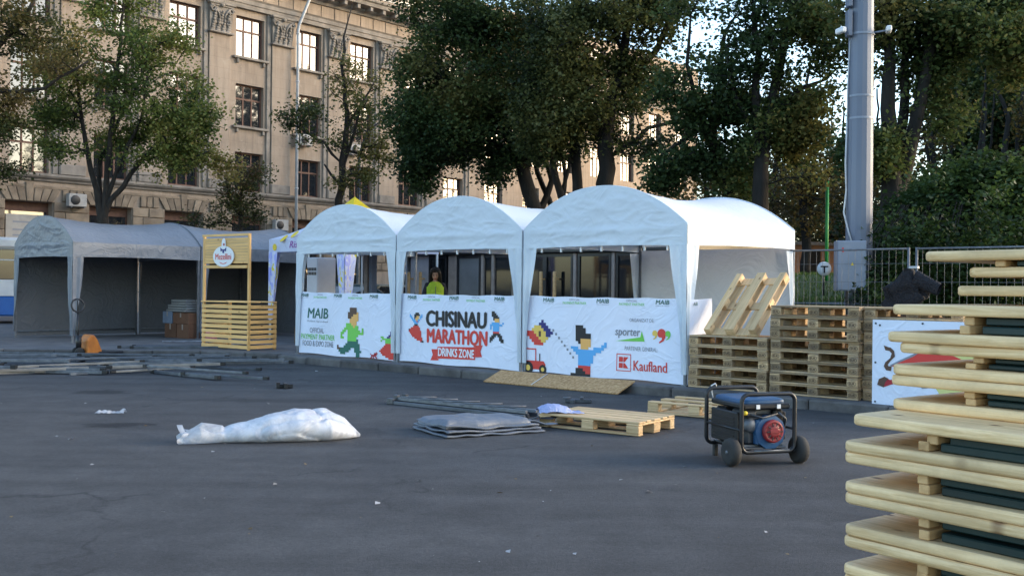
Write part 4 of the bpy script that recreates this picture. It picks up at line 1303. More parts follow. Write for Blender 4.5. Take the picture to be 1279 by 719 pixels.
tree('big forked dark tree behind the grey steel mast', bs,
     [[(bs, .34)] + S(Y, (1112, 300, .30), (1114, 240, .26), (1112, 170, .19), (1110, 100, .15), (1112, 20, .10), (1110, -50, .06)), S(Y, (1116, 262, .20), (1130, 210, .18), (1146, 140, .15), (1160, 70, .12), (1172, 0, .09)), S(Y, (1113, 225, .14, .4), (1126, 150, .12, .4), (1130, 60, .09, .4), (1140, -20, .05)), S(Y, (1160, 75, .08), (1210, 50, .06), (1260, 60, .04))],
     [B(Y, 1120, 15, 80, 40, 150), B(Y, 1200, 35, 70, 50, 150), B(Y, 1262, 60, 40, 50, 90), B(Y, 1075, 185, 34, 40, 60), B(Y, 1185, 85, 30, 20, 20), B(Y, 1270, 10, 50, 40, 60), B(Y, 1100, 190, 30, 34, 40), B(Y, 1135, 90, 44, 44, 46), B(Y, 1190, 140, 40, 36, 34)],
     30, DARK, thin=.75, leafy=.5, per=66, spread=.34, size=(.08, .15), bark='bark_dark')
# deeper trees of the park, brownish
deep = [(1005, 40, 31, [(1005, 230, 46, 70, 150), (1000, 150, 34, 40, 30)], 'thin brown tree left of the mast, deep in the park'),
        (1170, 44, 32, [(1180, 245, 50, 50, 120), (1165, 170, 34, 30, 18)], 'brown leaved tree deep in the park right of the forked trunk'),
        (1250, 38, 33, [(1265, 225, 40, 45, 80), (1290, 150, 40, 40, 30)], 'brownish tree at the right edge, deep in the park'),
        (1075, 48, 34, [(1080, 235, 50, 65, 130), (1060, 160, 30, 30, 16)], 'rusty tree behind the mast, deep in the park'),
        (965, 46, 35, [(965, 225, 44, 60, 120), (940, 280, 44, 44, 90)], 'rusty tree behind the right tent, deep in the park'),
        (1215, 52, 36, [(1220, 250, 44, 36, 90), (1205, 150, 30, 26, 8)], 'bare topped tree deep in the park above the green hedge')]
for (px, Y, sd, bl, lab) in deep:
    bs = lawn_pt(px, Y); rr = random.Random(sd)
    top = 90 + rr.uniform(-20, 30)
    tree(lab, bs, [[(bs, .20)] + S(Y, (px + 3, 300, .18), (px + rr.uniform(-8, 8), 220, .13), (px + rr.uniform(-14, 14), 150, .09), (px + rr.uniform(-20, 20), top, .04)), S(Y, (px, 270, .10), (px + rr.uniform(10, 24), 200, .08), (px + rr.uniform(15, 30), 110, .04)), S(Y, (px, 255, .10), (px - rr.uniform(10, 24), 190, .07), (px - rr.uniform(15, 30), 130, .03))],
         [B(Y, *b_) for b_ in bl], sd, BROWN, thin=.6, leafy=.6, per=44, spread=.5, size=(.10, .18), bark='bark_dark')
# farther trees closing the view between the trunks
far = [(880, 60, 41), (1040, 66, 42), (1130, 60, 43), (1290, 58, 44), (1350, 50, 45), (1420, 44, 46)]
for i, (px, Y, sd) in enumerate(far):
    bs = lawn_pt(px, Y)
    tree(['far brown tree behind the leaning tree', 'far brown tree just left of the mast', 'far brown tree right of the mast', 'far dark tree at the right edge', 'far tree beyond the right edge of the view', 'outermost tree beyond the right edge of the view'][i], bs,
         [[(bs, .22)] + S(Y, (px, 310, .2), (px + 5, 250, .14), (px - 4, 200, .08), (px, 130, .03))],
         [B(Y, px, 270, 60, 45, 90), B(Y, px + 15, 210, 40, 45, 50)], sd, BROWN if i < 3 else DARK, thin=.5, per=46, spread=.7, size=(.16, .30), bark='bark_dark')
# tall trees added mostly out of view to darken reflections in the lower windows
for i, (x, y) in enumerate([(30, 34), (29.5, 39.5), (29, 45), (29, 50.5), (28.5, 56), (28.5, 62)]):
    bs = Vector((x, y, 1.5))
    tree(['nearest', 'second nearest', 'third nearest', 'fourth nearest', 'fifth nearest', 'farthest'][i] + ' of the tall dense trees added at the right to darken window reflections', bs, [[(bs, .35), (bs + Vector((.2, 0, 6)), .28), (bs + Vector((0, .3, 13)), .16), (bs + Vector((.3, 0, 19)), .05)]],
         [(bs + Vector((0, 0, 11)), (3.2, 3.6, 9.2), 300)], 50 + i, DARK, per=56, spread=.75, size=(.22, .38), bark='bark_dark', group='tall trees added to darken window reflections', thin=1.5, leafy=.9)
# undergrowth band closing the lawn in the distance: one mass
hc = []
for i in range(1000):
    px = rng.uniform(830, 1420); D = rng.uniform(54, 80)
    p = lawn_pt(px, D); hc.append((p.x, p.y, p.z + rng.uniform(.2, 7.5) * rng.uniform(.4, 1)))
o = leaves('far_undergrowth', np.array(hc), 46, .9, (.22, .42), BROWN[:3] + DARK[:2], M['leaf'], None, 61)
tag(o, 'dark undergrowth closing off the far side of the park', 'undergrowth', kind='stuff')
# vine-covered mound behind the fence
Y = 21.0
hb = lawn_pt(1235, Y)
hd = tag(empty('vine_hedge', hb), 'rounded green vine covered hedge behind the mesh fence', 'hedge')
hz = 1.47 + (366 - 219) * Y / FPX - hb.z
pts = []
g = np.random.default_rng(71)
for i in range(1500):
    a, b_ = g.uniform(0, 2 * np.pi), g.uniform(0, 1) ** .8
    ph = math.acos(b_) if False else g.uniform(-.1, 1.0)
    el = ph * math.pi / 2
    k = 1 + .10 * noise.noise((math.cos(a) * 2, math.sin(a) * 2, el * 2)) + .05 * g.normal()
    pts.append((2.2 * k * math.cos(el) ** .75 * math.cos(a), 1.7 * k * math.cos(el) ** .75 * math.sin(a), max(.05, hz * k * .95 * math.sin(max(0, el)))))
pts = np.array(pts)
leaves('leaf_cover', pts, 34, .16, (.07, .15), [(.028, .052, .016), (.042, .074, .021), (.060, .100, .028), (.085, .125, .036)], M['leaf'], hd, 72, up=.9, flatten=1.0, patch=1.6)['kind'] = 'stuff'
MB().ell((0, 0, hz * .42), (1.95, 1.35, hz * .5), 24, 14, lambda p: p * (1 + .12 * noise.noise(p * .9))).build('stem_mass', M['bark_dark'], hd)
vt = MB()
for i in range(60):
    a = g.uniform(0, 2 * np.pi); r0 = 2.42
    x, y = r0 * math.cos(a), 1.75 * math.sin(a)
    vt.tube([(x * .8, y * .8, hz * .75), (x * .98, y * .98, hz * .5), (x * 1.03 + g.normal(0, .05), y * 1.03, hz * .2), (x * 1.0, y, .05)], .012, 4, cap=False)
vt.build('vine', M['bark'], hd)
# second hedge lobe running right, and ivy round the mast foot
def ivy(label, centres, n, seed, base, name='ivy', size=(.06, .12)):
    e = tag(empty(name, base), label, 'climbing plant')
    g = np.random.default_rng(seed); pp = []
    for (c, r_) in centres:
        for i in range(n): pp.append(np.array(c) + g.normal(0, 1, 3) * np.array(r_) * .5)
    pp = np.array(pp) - np.array(base); pp[:, 2] = np.maximum(pp[:, 2], .02)
    leaves('leaf_cover', pp, 20, .10, size, [(.018, .036, .010), (.030, .055, .014), (.048, .080, .02)], M['leaf'], e, seed, up=.7, flatten=1.0, patch=2)['kind'] = 'stuff'
    st = MB()
    for (c, r_) in centres:
        q = Vector(c) - Vector(base)
        st.tube([(q.x, q.y, 0.0), (q.x + .1, q.y, q.z * .5), (q.x - .05, q.y, q.z)], .012, 5)
    st.build('stem', M['bark'], e)
ivy('ivy clump on the fence beside the steel mast', [(at(1112, 352, 18.2), (.42, .4, .9)), (at(1090, 386, 17.6), (.22, .3, .4)), (at(1128, 340, 18.4), (.5, .5, 1.0))], 60, 81, lawn_pt(1098, 17.6))
ivy('leafy growth behind the fence right of the black jacket', [(at(1180, 345, 18.4), (.9, .5, 1.2)), (at(1230, 350, 18), (.9, .5, 1.3)), (at(1275, 340, 17.6), (.8, .5, 1.3)), (at(1150, 365, 18), (.7, .4, 1.0))], 130, 82, lawn_pt(1200, 18.2))

# ================================================================== pallets
pal_mesh = {}
def pm(key, d, ch=.006):
    if key not in pal_mesh:
        o = MB().box((0, 0, 0), d, ch=ch)
        me = bpy.data.meshes.new(key); me.from_pydata(o.v, [], o.f); me.update(); pal_mesh[key] = me
    return pal_mesh[key]
def stamp_mesh():
    if 'stamp' not in pal_mesh:
        b = MB()
        v, fs = text_mesh('EUR', .02)
        b.add([((a - .5) * .07, 0, (c - .5) * .03) for a, c in v], fs)
        b.tube([(.052 * math.cos(t), 0, .028 * math.sin(t)) for t in [i * math.pi / 8 for i in range(16)]], .0022, 4, closed=True)
        me = bpy.data.meshes.new('stamp'); me.from_pydata(b.v, [], b.f); me.materials.append(flat_mat('burnt_stamp', (.05, .03, .02), .8)); pal_mesh['stamp'] = me
    return pal_mesh['stamp']
def pallet(label, mw, loc=(0, 0, 0), rot=None, fresh=False, group='euro pallets', stamps=False, lip=True):
    """1.2 x 0.8 m, local origin at a bottom corner"""
    e = tag(empty('wooden_pallet', loc, 0), label, 'pallet', group)
    if rot is not None: e.rotation_euler = rot
    wood_m = M['pallet_new'] if fresh else M['pallet']; blk = M['pallet_new'] if fresh else M['block_wood']
    sfx = 'f' if fresh else 'o'
    j = lambda a: random.uniform(-a, a)
    def put(name, key, d, c, m, jit=.004):
        me = pm(key + sfx, d)
        if not me.materials: me.materials.append(m)
        o = link(name, me, e); o.location = (c[0] + j(jit), c[1] + j(jit), c[2]); o.rotation_euler = (0, 0, R(j(.35)))
        return o
    ys3 = [.05, .4, .75]; w3 = [.10, .145, .10]
    for y, w in zip(ys3, w3): put('bottom_board', 'pbot%d' % int(w * 1000), (1.2, w - .003, .021), (.6, y, .011), wood_m)
    for y, w in zip(ys3, w3):
        for k, x in enumerate((.0725, .6, 1.1275)):
            o = put('block', 'pblk%d' % int(w * 1000), (.142, w - .004, .077), (x, y, .061), blk)
            if stamps and y < .1:
                st = link('stamp', stamp_mesh(), o); st.location = (0, -w / 2 - .001, 0)
    for x in (.0725, .6, 1.1275): put('cross_board', 'pcross', (.143, .798, .020), (x, .4, .1105), wood_m)
    for y, w in zip((.0725, .225, .4, .575, .7275), (.145, .1, .145, .1, .145)): put('top_board', 'ptop%d' % int(w * 1000), (1.2, w - .003, .021), (.6, y, .1325), wood_m)
    return e
ordn = ['bottom', 'second', 'third', 'fourth', 'fifth', 'sixth', 'seventh', 'top']
def pallet_stack(s, w, n, what, grp, stamps=True, rz=0.0):
    for i in range(n):
        nm = 'bottom' if i == 0 else 'top' if i == n - 1 else ordn[i]
        lab = f'{nm} pallet of {what}' if nm in ('bottom', 'top') else f'{nm} pallet up in {what}'
        pallet(lab, 0, TP(s + random.uniform(-.012, .012), w + random.uniform(-.012, .012), WALK + .003 + i * .1445), (0, 0, ROT + rz + R(random.uniform(-.6, .6))), group=grp, stamps=stamps)
pallet_stack(.06, -.02, 5, 'the low stack beside the right white tent', 'stacked pallets')
pallet_stack(1.29, -.02, 8, 'the tall stack with open sides behind the generator', 'stacked pallets')
pallet_stack(2.51, .10, 8, 'the stack behind the bull board', 'stacked pallets')
pallet_stack(1.25, .92, 5, 'the stack standing behind the tall stack', 'stacked pallets', stamps=False)
# fresh pallet leaning back on the low stack, underside to the front
lean = pallet('fresh pale pallet leaning tilted on top of the low stack', 0, (0, 0, 0), fresh=True)
be = .72
Lx = UX * math.cos(be) + Vector((0, 0, 1)) * math.sin(be)      # long side runs up and back
Wx = VX.copy(); Wx = (Wx + UX * -.05).normalized()
Nx = Wx.cross(Lx).normalized(); Wx = Lx.cross(Nx).normalized()
mm = Matrix((( Lx.x, -Wx.x, Nx.x * -1), (Lx.y, -Wx.y, -Nx.y), (Lx.z, -Wx.z, -Nx.z))).to_4x4()
mm2 = Matrix(((Lx.x, Wx.x, 0), (Lx.y, Wx.y, 0), (Lx.z, Wx.z, 0))).to_3x3()
nz = Lx.cross(Wx)                                               # local z (deck side) points down and back, away from the viewer
rotm = Matrix(((Lx.x, Wx.x, nz.x), (Lx.y, Wx.y, nz.y), (Lx.z, Wx.z, nz.z)))
org = TP(.22, .08, WALK + .725 + .02 + .062)
lean.matrix_world = Matrix.Translation(org) @ rotm.to_4x4()
# pallets on the asphalt
def ground_pallet(label, a, b_, fresh, flip=False, z=0.004):
    a, b_ = Vector(a), Vector(b_); d = (b_ - a).normalized()
    o = pallet(label, 0, (a.x, a.y, z), (0, 0, math.atan2(d.y, d.x)), fresh=fresh, group='pallets on the asphalt')
    if flip:
        o.matrix_world = Matrix.Translation((a.x, a.y, z + .145)) @ Matrix.Rotation(math.atan2(d.y, d.x), 4, 'Z') @ Matrix.Translation((0, .8, 0)) @ Matrix.Rotation(math.pi, 4, 'X')
    return o
ground_pallet('pale pallet lying on the asphalt beside the folded grey tarp', (.30, 10.98, 0), (1.25, 10.30, 0), True)
ground_pallet('upturned pale pallet on the asphalt left of the generator', (1.62, 12.25, 0), (2.58, 11.55, 0), True, flip=True)

# ================================================================== stack of pine folding tables
WV = Vector((.59, -.807, 0)).normalized(); BV = Vector((-WV.y, WV.x, 0))   # along the table, across the table
tang = math.atan2(WV.y, WV.x)
def table_mesh():
    L, W, th = 2.2, .50, .026
    b = MB()
    n = 5; c = .035
    out = []
    for (cx, cy, a0) in ((L - c, c, -90), (L - c, W - c, 0), (c, W - c, 90), (c, c, 180)):
        for i in range(n): a = R(a0 + 90 * i / (n - 1)); out.append((cx + c * math.cos(a), cy + c * math.sin(a)))
    rings = [(-.007, 0), (-.002, .0025), (0, .007), (0, th - .007), (-.002, th - .0025), (-.007, th)]
    m = len(out); cen = (L / 2, W / 2)
    vs = []
    for (ins, z) in rings:
        for (x, y) in out:
            dx = -1 if x > L - .2 else 1 if x < .2 else 0; dy = -1 if y > W - .04 else 1 if y < .04 else 0
            nx, ny = (x - min(max(x, c), L - c)), (y - min(max(y, c), W - c)); q = math.hypot(nx, ny) or 1
            vs.append((x + ins * nx / q, y + ins * ny / q, z))
    fs = [(k * m + i, k * m + (i + 1) % m, (k + 1) * m + (i + 1) % m, (k + 1) * m + i) for k in range(len(rings) - 1) for i in range(m)]
    b.add(vs, fs, 0, True)
    b.add([vs[i] for i in range(m)], [tuple(range(m))[::-1]]); b.add([vs[(len(rings) - 1) * m + i] for i in range(m)], [tuple(range(m))])
    return b
tb0 = None
def pine_table(label, corner, zlow, face_up, rot=0.0, seed=0, hgt=.0225):
    """zlow = underside of the board; the batten and the folded legs lie on the other side of the face"""
    global tb0
    e = tag(empty('folding_table', (corner.x, corner.y, zlow), tang + rot), label, 'table', 'stacked pine tables')
    o = table_mesh().build('tabletop', M['pine'], e) if tb0 is None else link('tabletop', tb0.data, e)
    tb0 = tb0 or o
    z0, z1 = (-hgt, -.0008) if face_up else (.0268, .026 + hgt)
    rr = random.Random(seed); sh = rr.uniform(-.0015, .0015)
    for x in (.20 + sh, 1.98 + sh): MB().bx(x, x + .027, .018, .46, z0, z1, ch=.002).build('batten', M['pine_block'], e)
    for y in (.03 + rr.uniform(0, .008), .42): MB().bx(.247 + sh, 1.92, y, y + .045, z0 + .0008, z1 - .0008, ch=.003).build('folded_leg', M['green_leg'], e)
    MB().bx(.26 + sh, .30 + sh, .085, .415, z0 + .003, z1 - .003, ch=.003).build('leg_crossbar', M['green_leg'], e)
    return e
C0 = Vector((.806, 2.53, 0))
# (z of board underside, shift along, shift across, face up)
lev = []
ztop = 1.172
Hs = [('u', ztop - .026, .02, .005)]
z = ztop - .026
k = 0
while z > .15:                                     # pairs top-to-top downwards
    gap = .046 + .006 * ((k * 37) % 5 - 2) / 2
    z -= gap; Hs.append(('d', z - .026, 0.0, .002 * (k % 3)))
    z -= .0265; Hs.append(('u', z - .0265, 0.0, .002 * (k % 2)))
    z -= .0265; k += 1
cnt = 0
names_up = ['eleventh', 'twelfth', 'thirteenth', 'fourteenth', 'fifteenth', 'sixteenth', 'seventeenth', 'eighteenth', 'nineteenth', 'twentieth'] + [f'{n}' for n in ('twenty-first', 'twenty-second', 'twenty-third', 'twenty-fourth', 'twenty-fifth', 'twenty-sixth', 'twenty-seventh', 'twenty-eighth', 'twenty-ninth', 'thirtieth', 'thirty-first', 'thirty-second', 'thirty-third')]
for i, (o_, zz, a, b_) in enumerate(Hs):
    lab = 'tenth pine table down, jutting out furthest, midway in the stack' if i == 0 else f'{names_up[i - 1]} pine table down from the top of the stack'
    pine_table(lab, C0 + WV * a + BV * b_, zz, o_ == 'u', R(.06 * ((i * 5) % 3 - 1)), 100 + i)
C1 = C0 + BV * .19
up = [('d', .0, 0, 'tenth'), ('u', .0735, .0, 'ninth'), ('d', .1005, .005, 'eighth'), ('u', .1705, -.012, 'seventh'), ('d', .1975, -.018, 'sixth')]
z = ztop
pine_table('ninth pine table down from the top of the stack', C1 + WV * .005, ztop + .0006, False, R(.3), 201, .0170)
pine_table('eighth pine table down from the top of the stack', C1 + WV * .0, ztop + .0615, True, R(-.2), 202, .0170)
pine_table('seventh pine table down from the top of the stack', C1 + WV * .004, ztop + .0885, False, R(.2), 203, .0145)
pine_table('sixth pine table down from the top of the stack', C1 + WV * .02 + BV * .005, ztop + .1445, True, R(.1), 204, .0145)
pine_table('fifth pine table down from the top of the stack', C1 - WV * .012, ztop + .1710, False, R(-.3), 205, .0215)
pine_table('fourth pine table down, jutting out under the three top ones', C1 - WV * .012 + BV * .02, ztop + .2405, True, R(.2), 206, .0215)
C2 = C1 + BV * .20 + WV * .02
pine_table('third pine table down from the top of the stack', C2 + WV * .04, ztop + .2900, True, R(0), 207, .0215)
pine_table('second pine table down from the top of the stack', C2 + WV * .055 + BV * .03, ztop + .3385, True, R(.3), 208, .0215)
pine_table('topmost pine table of the stack', C2 - WV * .06 + BV * .01, ztop + .3820, True, R(-.2), 210, .0165)

# ================================================================== petrol generator
ga = R(18)
gen = tag(empty('generator', (2.165, 8.72, 0), ga), 'black and blue petrol generator on two rubber wheels', 'generator')
W_, D_ = .51, .58                     # local x across the recoil end, local y towards the back
def loop(y, x0, x1, z0, z1, r_=.062):
    pts = []
    for (cx, cz, a0) in ((x1 - r_, z0 + r_, -90), (x1 - r_, z1 - r_, 0), (x0 + r_, z1 - r_, 90), (x0 + r_, z0 + r_, 180)):
        for i in range(6): a = R(a0 + 90 * i / 5); pts.append((cx + r_ * math.cos(a), y, cz + r_ * math.sin(a)))
    return pts
for y in (-.02, D_): MB().tube(loop(y, -W_ / 2, W_ / 2, .115, .60), .0185, 10, closed=True).build('frame_loop', M['black_paint'], gen)
fr = MB()
for x in (-W_ / 2, W_ / 2):
    fr.tube([(x, -.02, .30), (x, D_, .30)], .011, 8); 
for x in (-.15, .15): fr.tube([(x, -.02, .118), (x, D_, .118)], .014, 8)
fr.build('frame_rail', M['black_paint'], gen)
MB().bx(-.20, .20, .02, D_ - .03, .132, .150, ch=.005).build('base_plate', M['steel_dark'], gen)
tk = MB().bx(-.225, .225, -.005, D_ - .02, .47, .515, ch=.012)
tk.build('tank_rim', M['black_plastic'], gen)
tnk = MB()
def tankf(p):
    q = Vector((math.copysign(abs(p.x / .215) ** .3, p.x) * .215, math.copysign(abs(p.y / .265) ** .3, p.y) * .265, math.copysign(abs(p.z / .05) ** .5, p.z) * .036)); return q
tnk.ell((0, D_ / 2, .522), (.215, .265, .05), 28, 12, tankf)
tko = tnk.build('fuel_tank', M['gen_blue'], gen)
MB().lathe([(.035, 0), (.035, .02), (.02, .028)], (0, .2, .57), None, 14).build('filler_cap', M['black_plastic'], tko)
for x in (-.11, .09): MB().bx(x, x + .035, -.012, -.006, .475, .51).build('sticker', M['white_paint'], gen)
eng = MB().bx(-.17, .19, .06, .34, .152, .42, ch=.03); eng.bx(-.20, -.08, .02, .25, .40, .465, ch=.02); eng.tube([(.12, .02, .44), (.2, .03, .38), (.19, .05, .30)], .012, 6); eng.tube([(-.16, .0, .43), (-.05, -.01, .40), (.1, .0, .43)], .009, 6); eng.bx(-.10, .12, .10, .28, .40, .465, ch=.015)
for i in range(5): eng.bx(-.145, .0, .05, .20, .30 + i * .022, .308 + i * .022)
eng.build('engine', M['steel_dark'], gen)
ho = MB().lathe([(.145, 0), (.15, .02), (.145, .055), (.10, .06)], (.04, .06, .275), Matrix.Rotation(R(90), 3, 'X'), 10, smooth=False)
ho.bx(-.10, .0, .01, .06, .17, .38, ch=.01)
ho.build('starter_housing', M['gen_blue'], gen)
rc = MB().lathe([(.094, 0), (.098, .012), (.096, .034), (.078, .042), (.074, .038), (.056, .040), (.052, .046), (.03, .048)], (.045, .002, .285), Matrix.Rotation(R(90), 3, 'X'), 28)
rco = rc.build('recoil_cover', M['gen_red'], gen)
for i in range(10):
    a = 2 * math.pi * i / 10
    MB().box((.045 + .062 * math.cos(a), -.052, .285 + .062 * math.sin(a)), (.032, .006, .010), Matrix.Rotation(-a, 3, 'Y'), ch=.002).build('vent_slot', M['black_plastic'], rco)
MB().bx(.0, .09, -.055, -.045, .27, .30, ch=.004).build('label', M['gen_red'], rco)
MB().lathe([(.055, 0), (.06, .03), (.06, .12), (.04, .14)], (-.13, .16, .33), Matrix.Rotation(R(90), 3, 'X'), 16).build('exhaust_cover', M['steel'], gen)
alt = MB().bx(-.21, .21, .34, .54, .16, .45, ch=.03); alt.bx(.19, .225, .06, .34, .20, .44, ch=.01); alt.build('alternator', M['black_plastic'], gen)
MB().bx(-.245, -.215, .08, .52, .17, .44, ch=.01).build('control_panel', M['black_plastic'], gen)
for i in range(7): MB().bx(-.251, -.245, .12, .48, .20 + i * .03, .21 + i * .03).build('panel_rib', M['black_paint'], gen)
MB().bx(-.19, .19, .06, .13, .15, .165).build('fuel_hose', M['steel'], gen)
MB().lathe([(.018, -.01), (.02, 0), (.018, .015)], (-.20, .02, .44), Matrix.Rotation(R(90), 3, 'X'), 10).build('fuel_tap', P['yellow'], gen)
MB().bx(.10, .19, .05, .2, .34, .46, ch=.015).build('air_filter', M['black_plastic'], gen)
MB().tube([(-.36, .02, .115), (.36, .02, .115)], .012, 8).build('axle', M['steel'], gen)
MB().tube([(-.14, -.03, .125), (.2, -.03, .125)], .008, 6).build('foot_bar', M['steel'], gen)
for s in (-1, 1):
    cx = s * .325
    rot = Matrix.Rotation(R(90), 3, 'Y')
    wh = empty('wheel'); wh.parent = gen
    MB().lathe([(.062, -.045), (.092, -.047), (.112, -.034), (.118, 0), (.112, .034), (.092, .047), (.062, .045)], (cx, .02, .118), rot, 28).build('tyre', M['rubber'], wh)
    MB().lathe([(.060, -.03), (.062, -.02), (.062, .02), (.060, .03), (.02, .034)], (cx, .02, .118), rot, 20).build('rim', M['black_paint'], wh)
    MB().lathe([(.016, -.05), (.016, .05)], (cx, .02, .118), rot, 10).build('axle_nut', M['steel'], wh)
for s in (-1, 1): MB().bx(s * .17 - .02, s * .17 + .02, D_ - .03, D_ + .01, 0, .10, ch=.006).build('rubber_foot', M['rubber'], gen)
MB().tube([(-.16, D_, .61), (-.18, D_ - .02, .64), (-.21, D_, .62), (-.2, D_ + .01, .57), (-.19, D_, .50)], .006, 6).build('tied_cord', M['white_paint'], gen)

# ================================================================== sack of white scraps
bag = tag(empty('plastic_sack', (-2.26, 9.85, 0), math.atan2(.52, 1.54)), 'translucent white plastic sack bulging with scraps on the asphalt', 'sack')
def bag_mat():
    m, nt, b = new_mat('thin_white_film')
    mp = coords(nt)
    f = noise_fac(nt, mp, 7, 5, .6, .8)
    c = ramp(nt, f, [(.3, (.50, .52, .58)), (.52, (.72, .74, .78)), (.7, (.80, .80, .82))]).outputs[0]
    nt.links.new(c, b.inputs['Base Color']); b.inputs['Roughness'].default_value = .32
    bp = add_bump(nt, b, noise_fac(nt, mp, 5, 5, .55, 3.0), .45, .03)
    vo = N(nt, 'TexVoronoi', Scale=13, feature='SMOOTH_F1'); nt.links.new(mp.outputs[0], vo.inputs['Vector'])
    add_bump(nt, b, vo.outputs['Distance'], .14, .02, bp)
    t = N(nt, 'BsdfTranslucent'); nt.links.new(c, t.inputs['Color'])
    mx = N(nt, 'MixShader', Fac=.3)
    nt.links.new(b.outputs[0], mx.inputs[1]); nt.links.new(t.outputs[0], mx.inputs[2])
    tr = N(nt, 'BsdfTransparent'); m2 = N(nt, 'MixShader')
    tf_ = ramp(nt, noise_fac(nt, mp, 3.2, 4, .6, 1.5), [(.35, (.22, .22, .22)), (.65, (.55, .55, .55))])
    nt.links.new(tf_.outputs[0], m2.inputs[0]); nt.links.new(mx.outputs[0], m2.inputs[1]); nt.links.new(tr.outputs[0], m2.inputs[2])
    nt.links.new(m2.outputs[0], nt.nodes['Material Output'].inputs['Surface'])
    return m
M['film'] = bag_mat()
def bag_prof(t):                       # half-width and height along the sack, neck at the left
    w = np.interp(t, [0, .04, .10, .16, .22, .30, .45, .62, .80, .92, .98, 1], [.10, .15, .16, .13, .12, .17, .25, .29, .27, .17, .06, .02])
    h = np.interp(t, [0, .03, .10, .16, .22, .30, .45, .62, .78, .90, .97, 1], [.08, .11, .18, .15, .13, .16, .22, .28, .255, .17, .07, .03])
    return w, h
def bagf(u, v_):
    t = v_; w, h = bag_prof(t); a = 2 * math.pi * u
    x = (t - .5) * 1.66; y = w * math.cos(a); s_ = math.sin(a)
    z = h * (.5 + .5 * s_) if s_ > -.6 else h * (.5 + .5 * -.6 + .25 * (s_ + .6))
    z = max(0.0, h * (.42 + .58 * s_)) if s_ > -.72 else 0.0
    k = .05 * noise.noise((x * 3.2, y * 5 + 3, z * 5)) + .008 * noise.noise((x * 13, y * 13, z * 13)) + .05 * abs(noise.noise((x * 2.2 + 1, y * 7, z * 7))) - .05 * max(0, 1 - 7 * abs(noise.noise((x * 2.6 + 4, y * 5 + x * 2, z * 6))))
    f = min(1, 8 * min(t, 1 - t))
    return (x + k * .4, y * (1 + k * 1.6 * f), max(.003, z * (1 + k * 3.2 * f)) + .001)
MB().grid(56, 110, bagf, close_x=True).build('film', M['film'], bag)
def scrapf(u, v_):
    p = Vector(bagf(u, .20 + .77 * v_)); c = Vector((p.x, 0, bag_prof(.20 + .77 * v_)[1] * .45))
    k = noise.voronoi(p * 11)[0][0]
    q = c + (p - c) * (.84 + .22 * min(.5, k)); q.z = max(.004, q.z); return q
MB().grid(64, 110, scrapf, close_x=True).build('foam_scraps', pbr('foam_scraps', (.74, .75, .78), (.60, .60, .62), 14, .7, bump=.3, bscale=60), bag)
def neckf(u, v_):
    a = 2 * math.pi * u; t = v_
    r_ = .02 + .10 * t
    return (-.80 - .05 * t + .03 * math.sin(a * 3), (.15 + .02 * math.sin(a * 7)) * math.cos(a) * (.8 + .3 * t), max(.004, .07 + (.07 + .03 * math.sin(a * 5)) * math.sin(a)))
MB().grid(28, 5, neckf, close_x=True).build('gathered_neck', M['film'], bag)

# ================================================================== folded grey tarpaulin
tarp = tag(empty('folded_tarpaulin', (-.33, 10.62, 0), math.atan2(.55, .98)), 'folded blue grey tarpaulin lying beside the pale pallet', 'tarpaulin')
M['tarp_fold'] = cloth('tarp_fold', (.15, .168, .20), .0, .5, .12, 2.0, c2=(.125, .14, .17))
for i, (L, W, z, dx, dy, rz) in enumerate([(1.12, .80, .018, 0, 0, 0), (1.08, .76, .052, -.01, .01, 2), (1.05, .72, .092, .0, .02, -1.5), (1.0, .64, .138, -.03, .03, 1)]):
    def tf(u, v_):
        x, y = (u - .5) * L, (v_ - .5) * W
        x += .03 * noise.noise((v_ * 3, i, 0)); y += .04 * noise.noise((u * 4, i, 5))
        z_ = z + .035 * noise.noise((x * 2.1, y * 2.4, i * .3)) * (.3 + .25 * i) + .012 * noise.noise((x * 6, y * 6, i))
        edge = min(u, 1 - u, v_, 1 - v_)
        z_ = z_ * min(1, .55 + edge * 9) if i == 3 else z_
        ptx = .10 * max(0, u - .75) * 4 * max(0, v_ - .5)
        return Vector((x + ptx, y - .2 * ptx, max(.006, z_))) + Vector((dx, dy, 0))
    o = MB().grid(40, 28, tf).build('fold', M['tarp_fold'], tarp, solid=.016); o.rotation_euler = (0, 0, R(rz))
cf = MB().grid(14, 8, lambda u, v_: (.42 + .34 * u, -.22 + .16 * v_ * (1 - .7 * u) - .1 * u, .05 + .05 * math.sin(u * 5 + v_ * 2) * (1 - u) + .02)).build('loose_corner', M['tarp_fold'], tarp, solid=.01)

# bluish cloth heap on the pallet
cl = tag(empty('cloth_bundle', (.52, 11.02, .148), .2), 'rumpled pale blue cloth on the corner of the pale pallet', 'cloth')
M['cloth_b'] = cloth('blue_white_cloth', (.50, .54, .72), .1, .6, .4, 5, c2=(.22, .28, .55))
MB().grid(26, 16, lambda u, v_: ((u - .5) * .46, (v_ - .5) * .26 - .08 * (u - .5), .006 + .085 * max(0, 1 - ((u - .35) * 2.3) ** 2 - ((v_ - .5) * 1.9) ** 2) ** .7 + .02 * abs(noise.noise((u * 7, v_ * 6, 0))))).build('cloth_sheet', M['cloth_b'], cl)
# dark flap hanging from the pallet end
df = tag(empty('dark_sheet', (.22, 11.08, 0), -.5), 'black plastic sheet draped over the pallet end by the tarpaulin', 'plastic sheet')
MB().grid(16, 8, lambda u, v_: ((u - .5) * .66, (v_ - .5) * .30, .012 + .13 * ss(u * 1.6 - .3) * (.7 + .3 * v_) + .02 * noise.noise((u * 5, v_ * 5, 2)))).build('sheet', M['black_plastic'], df)

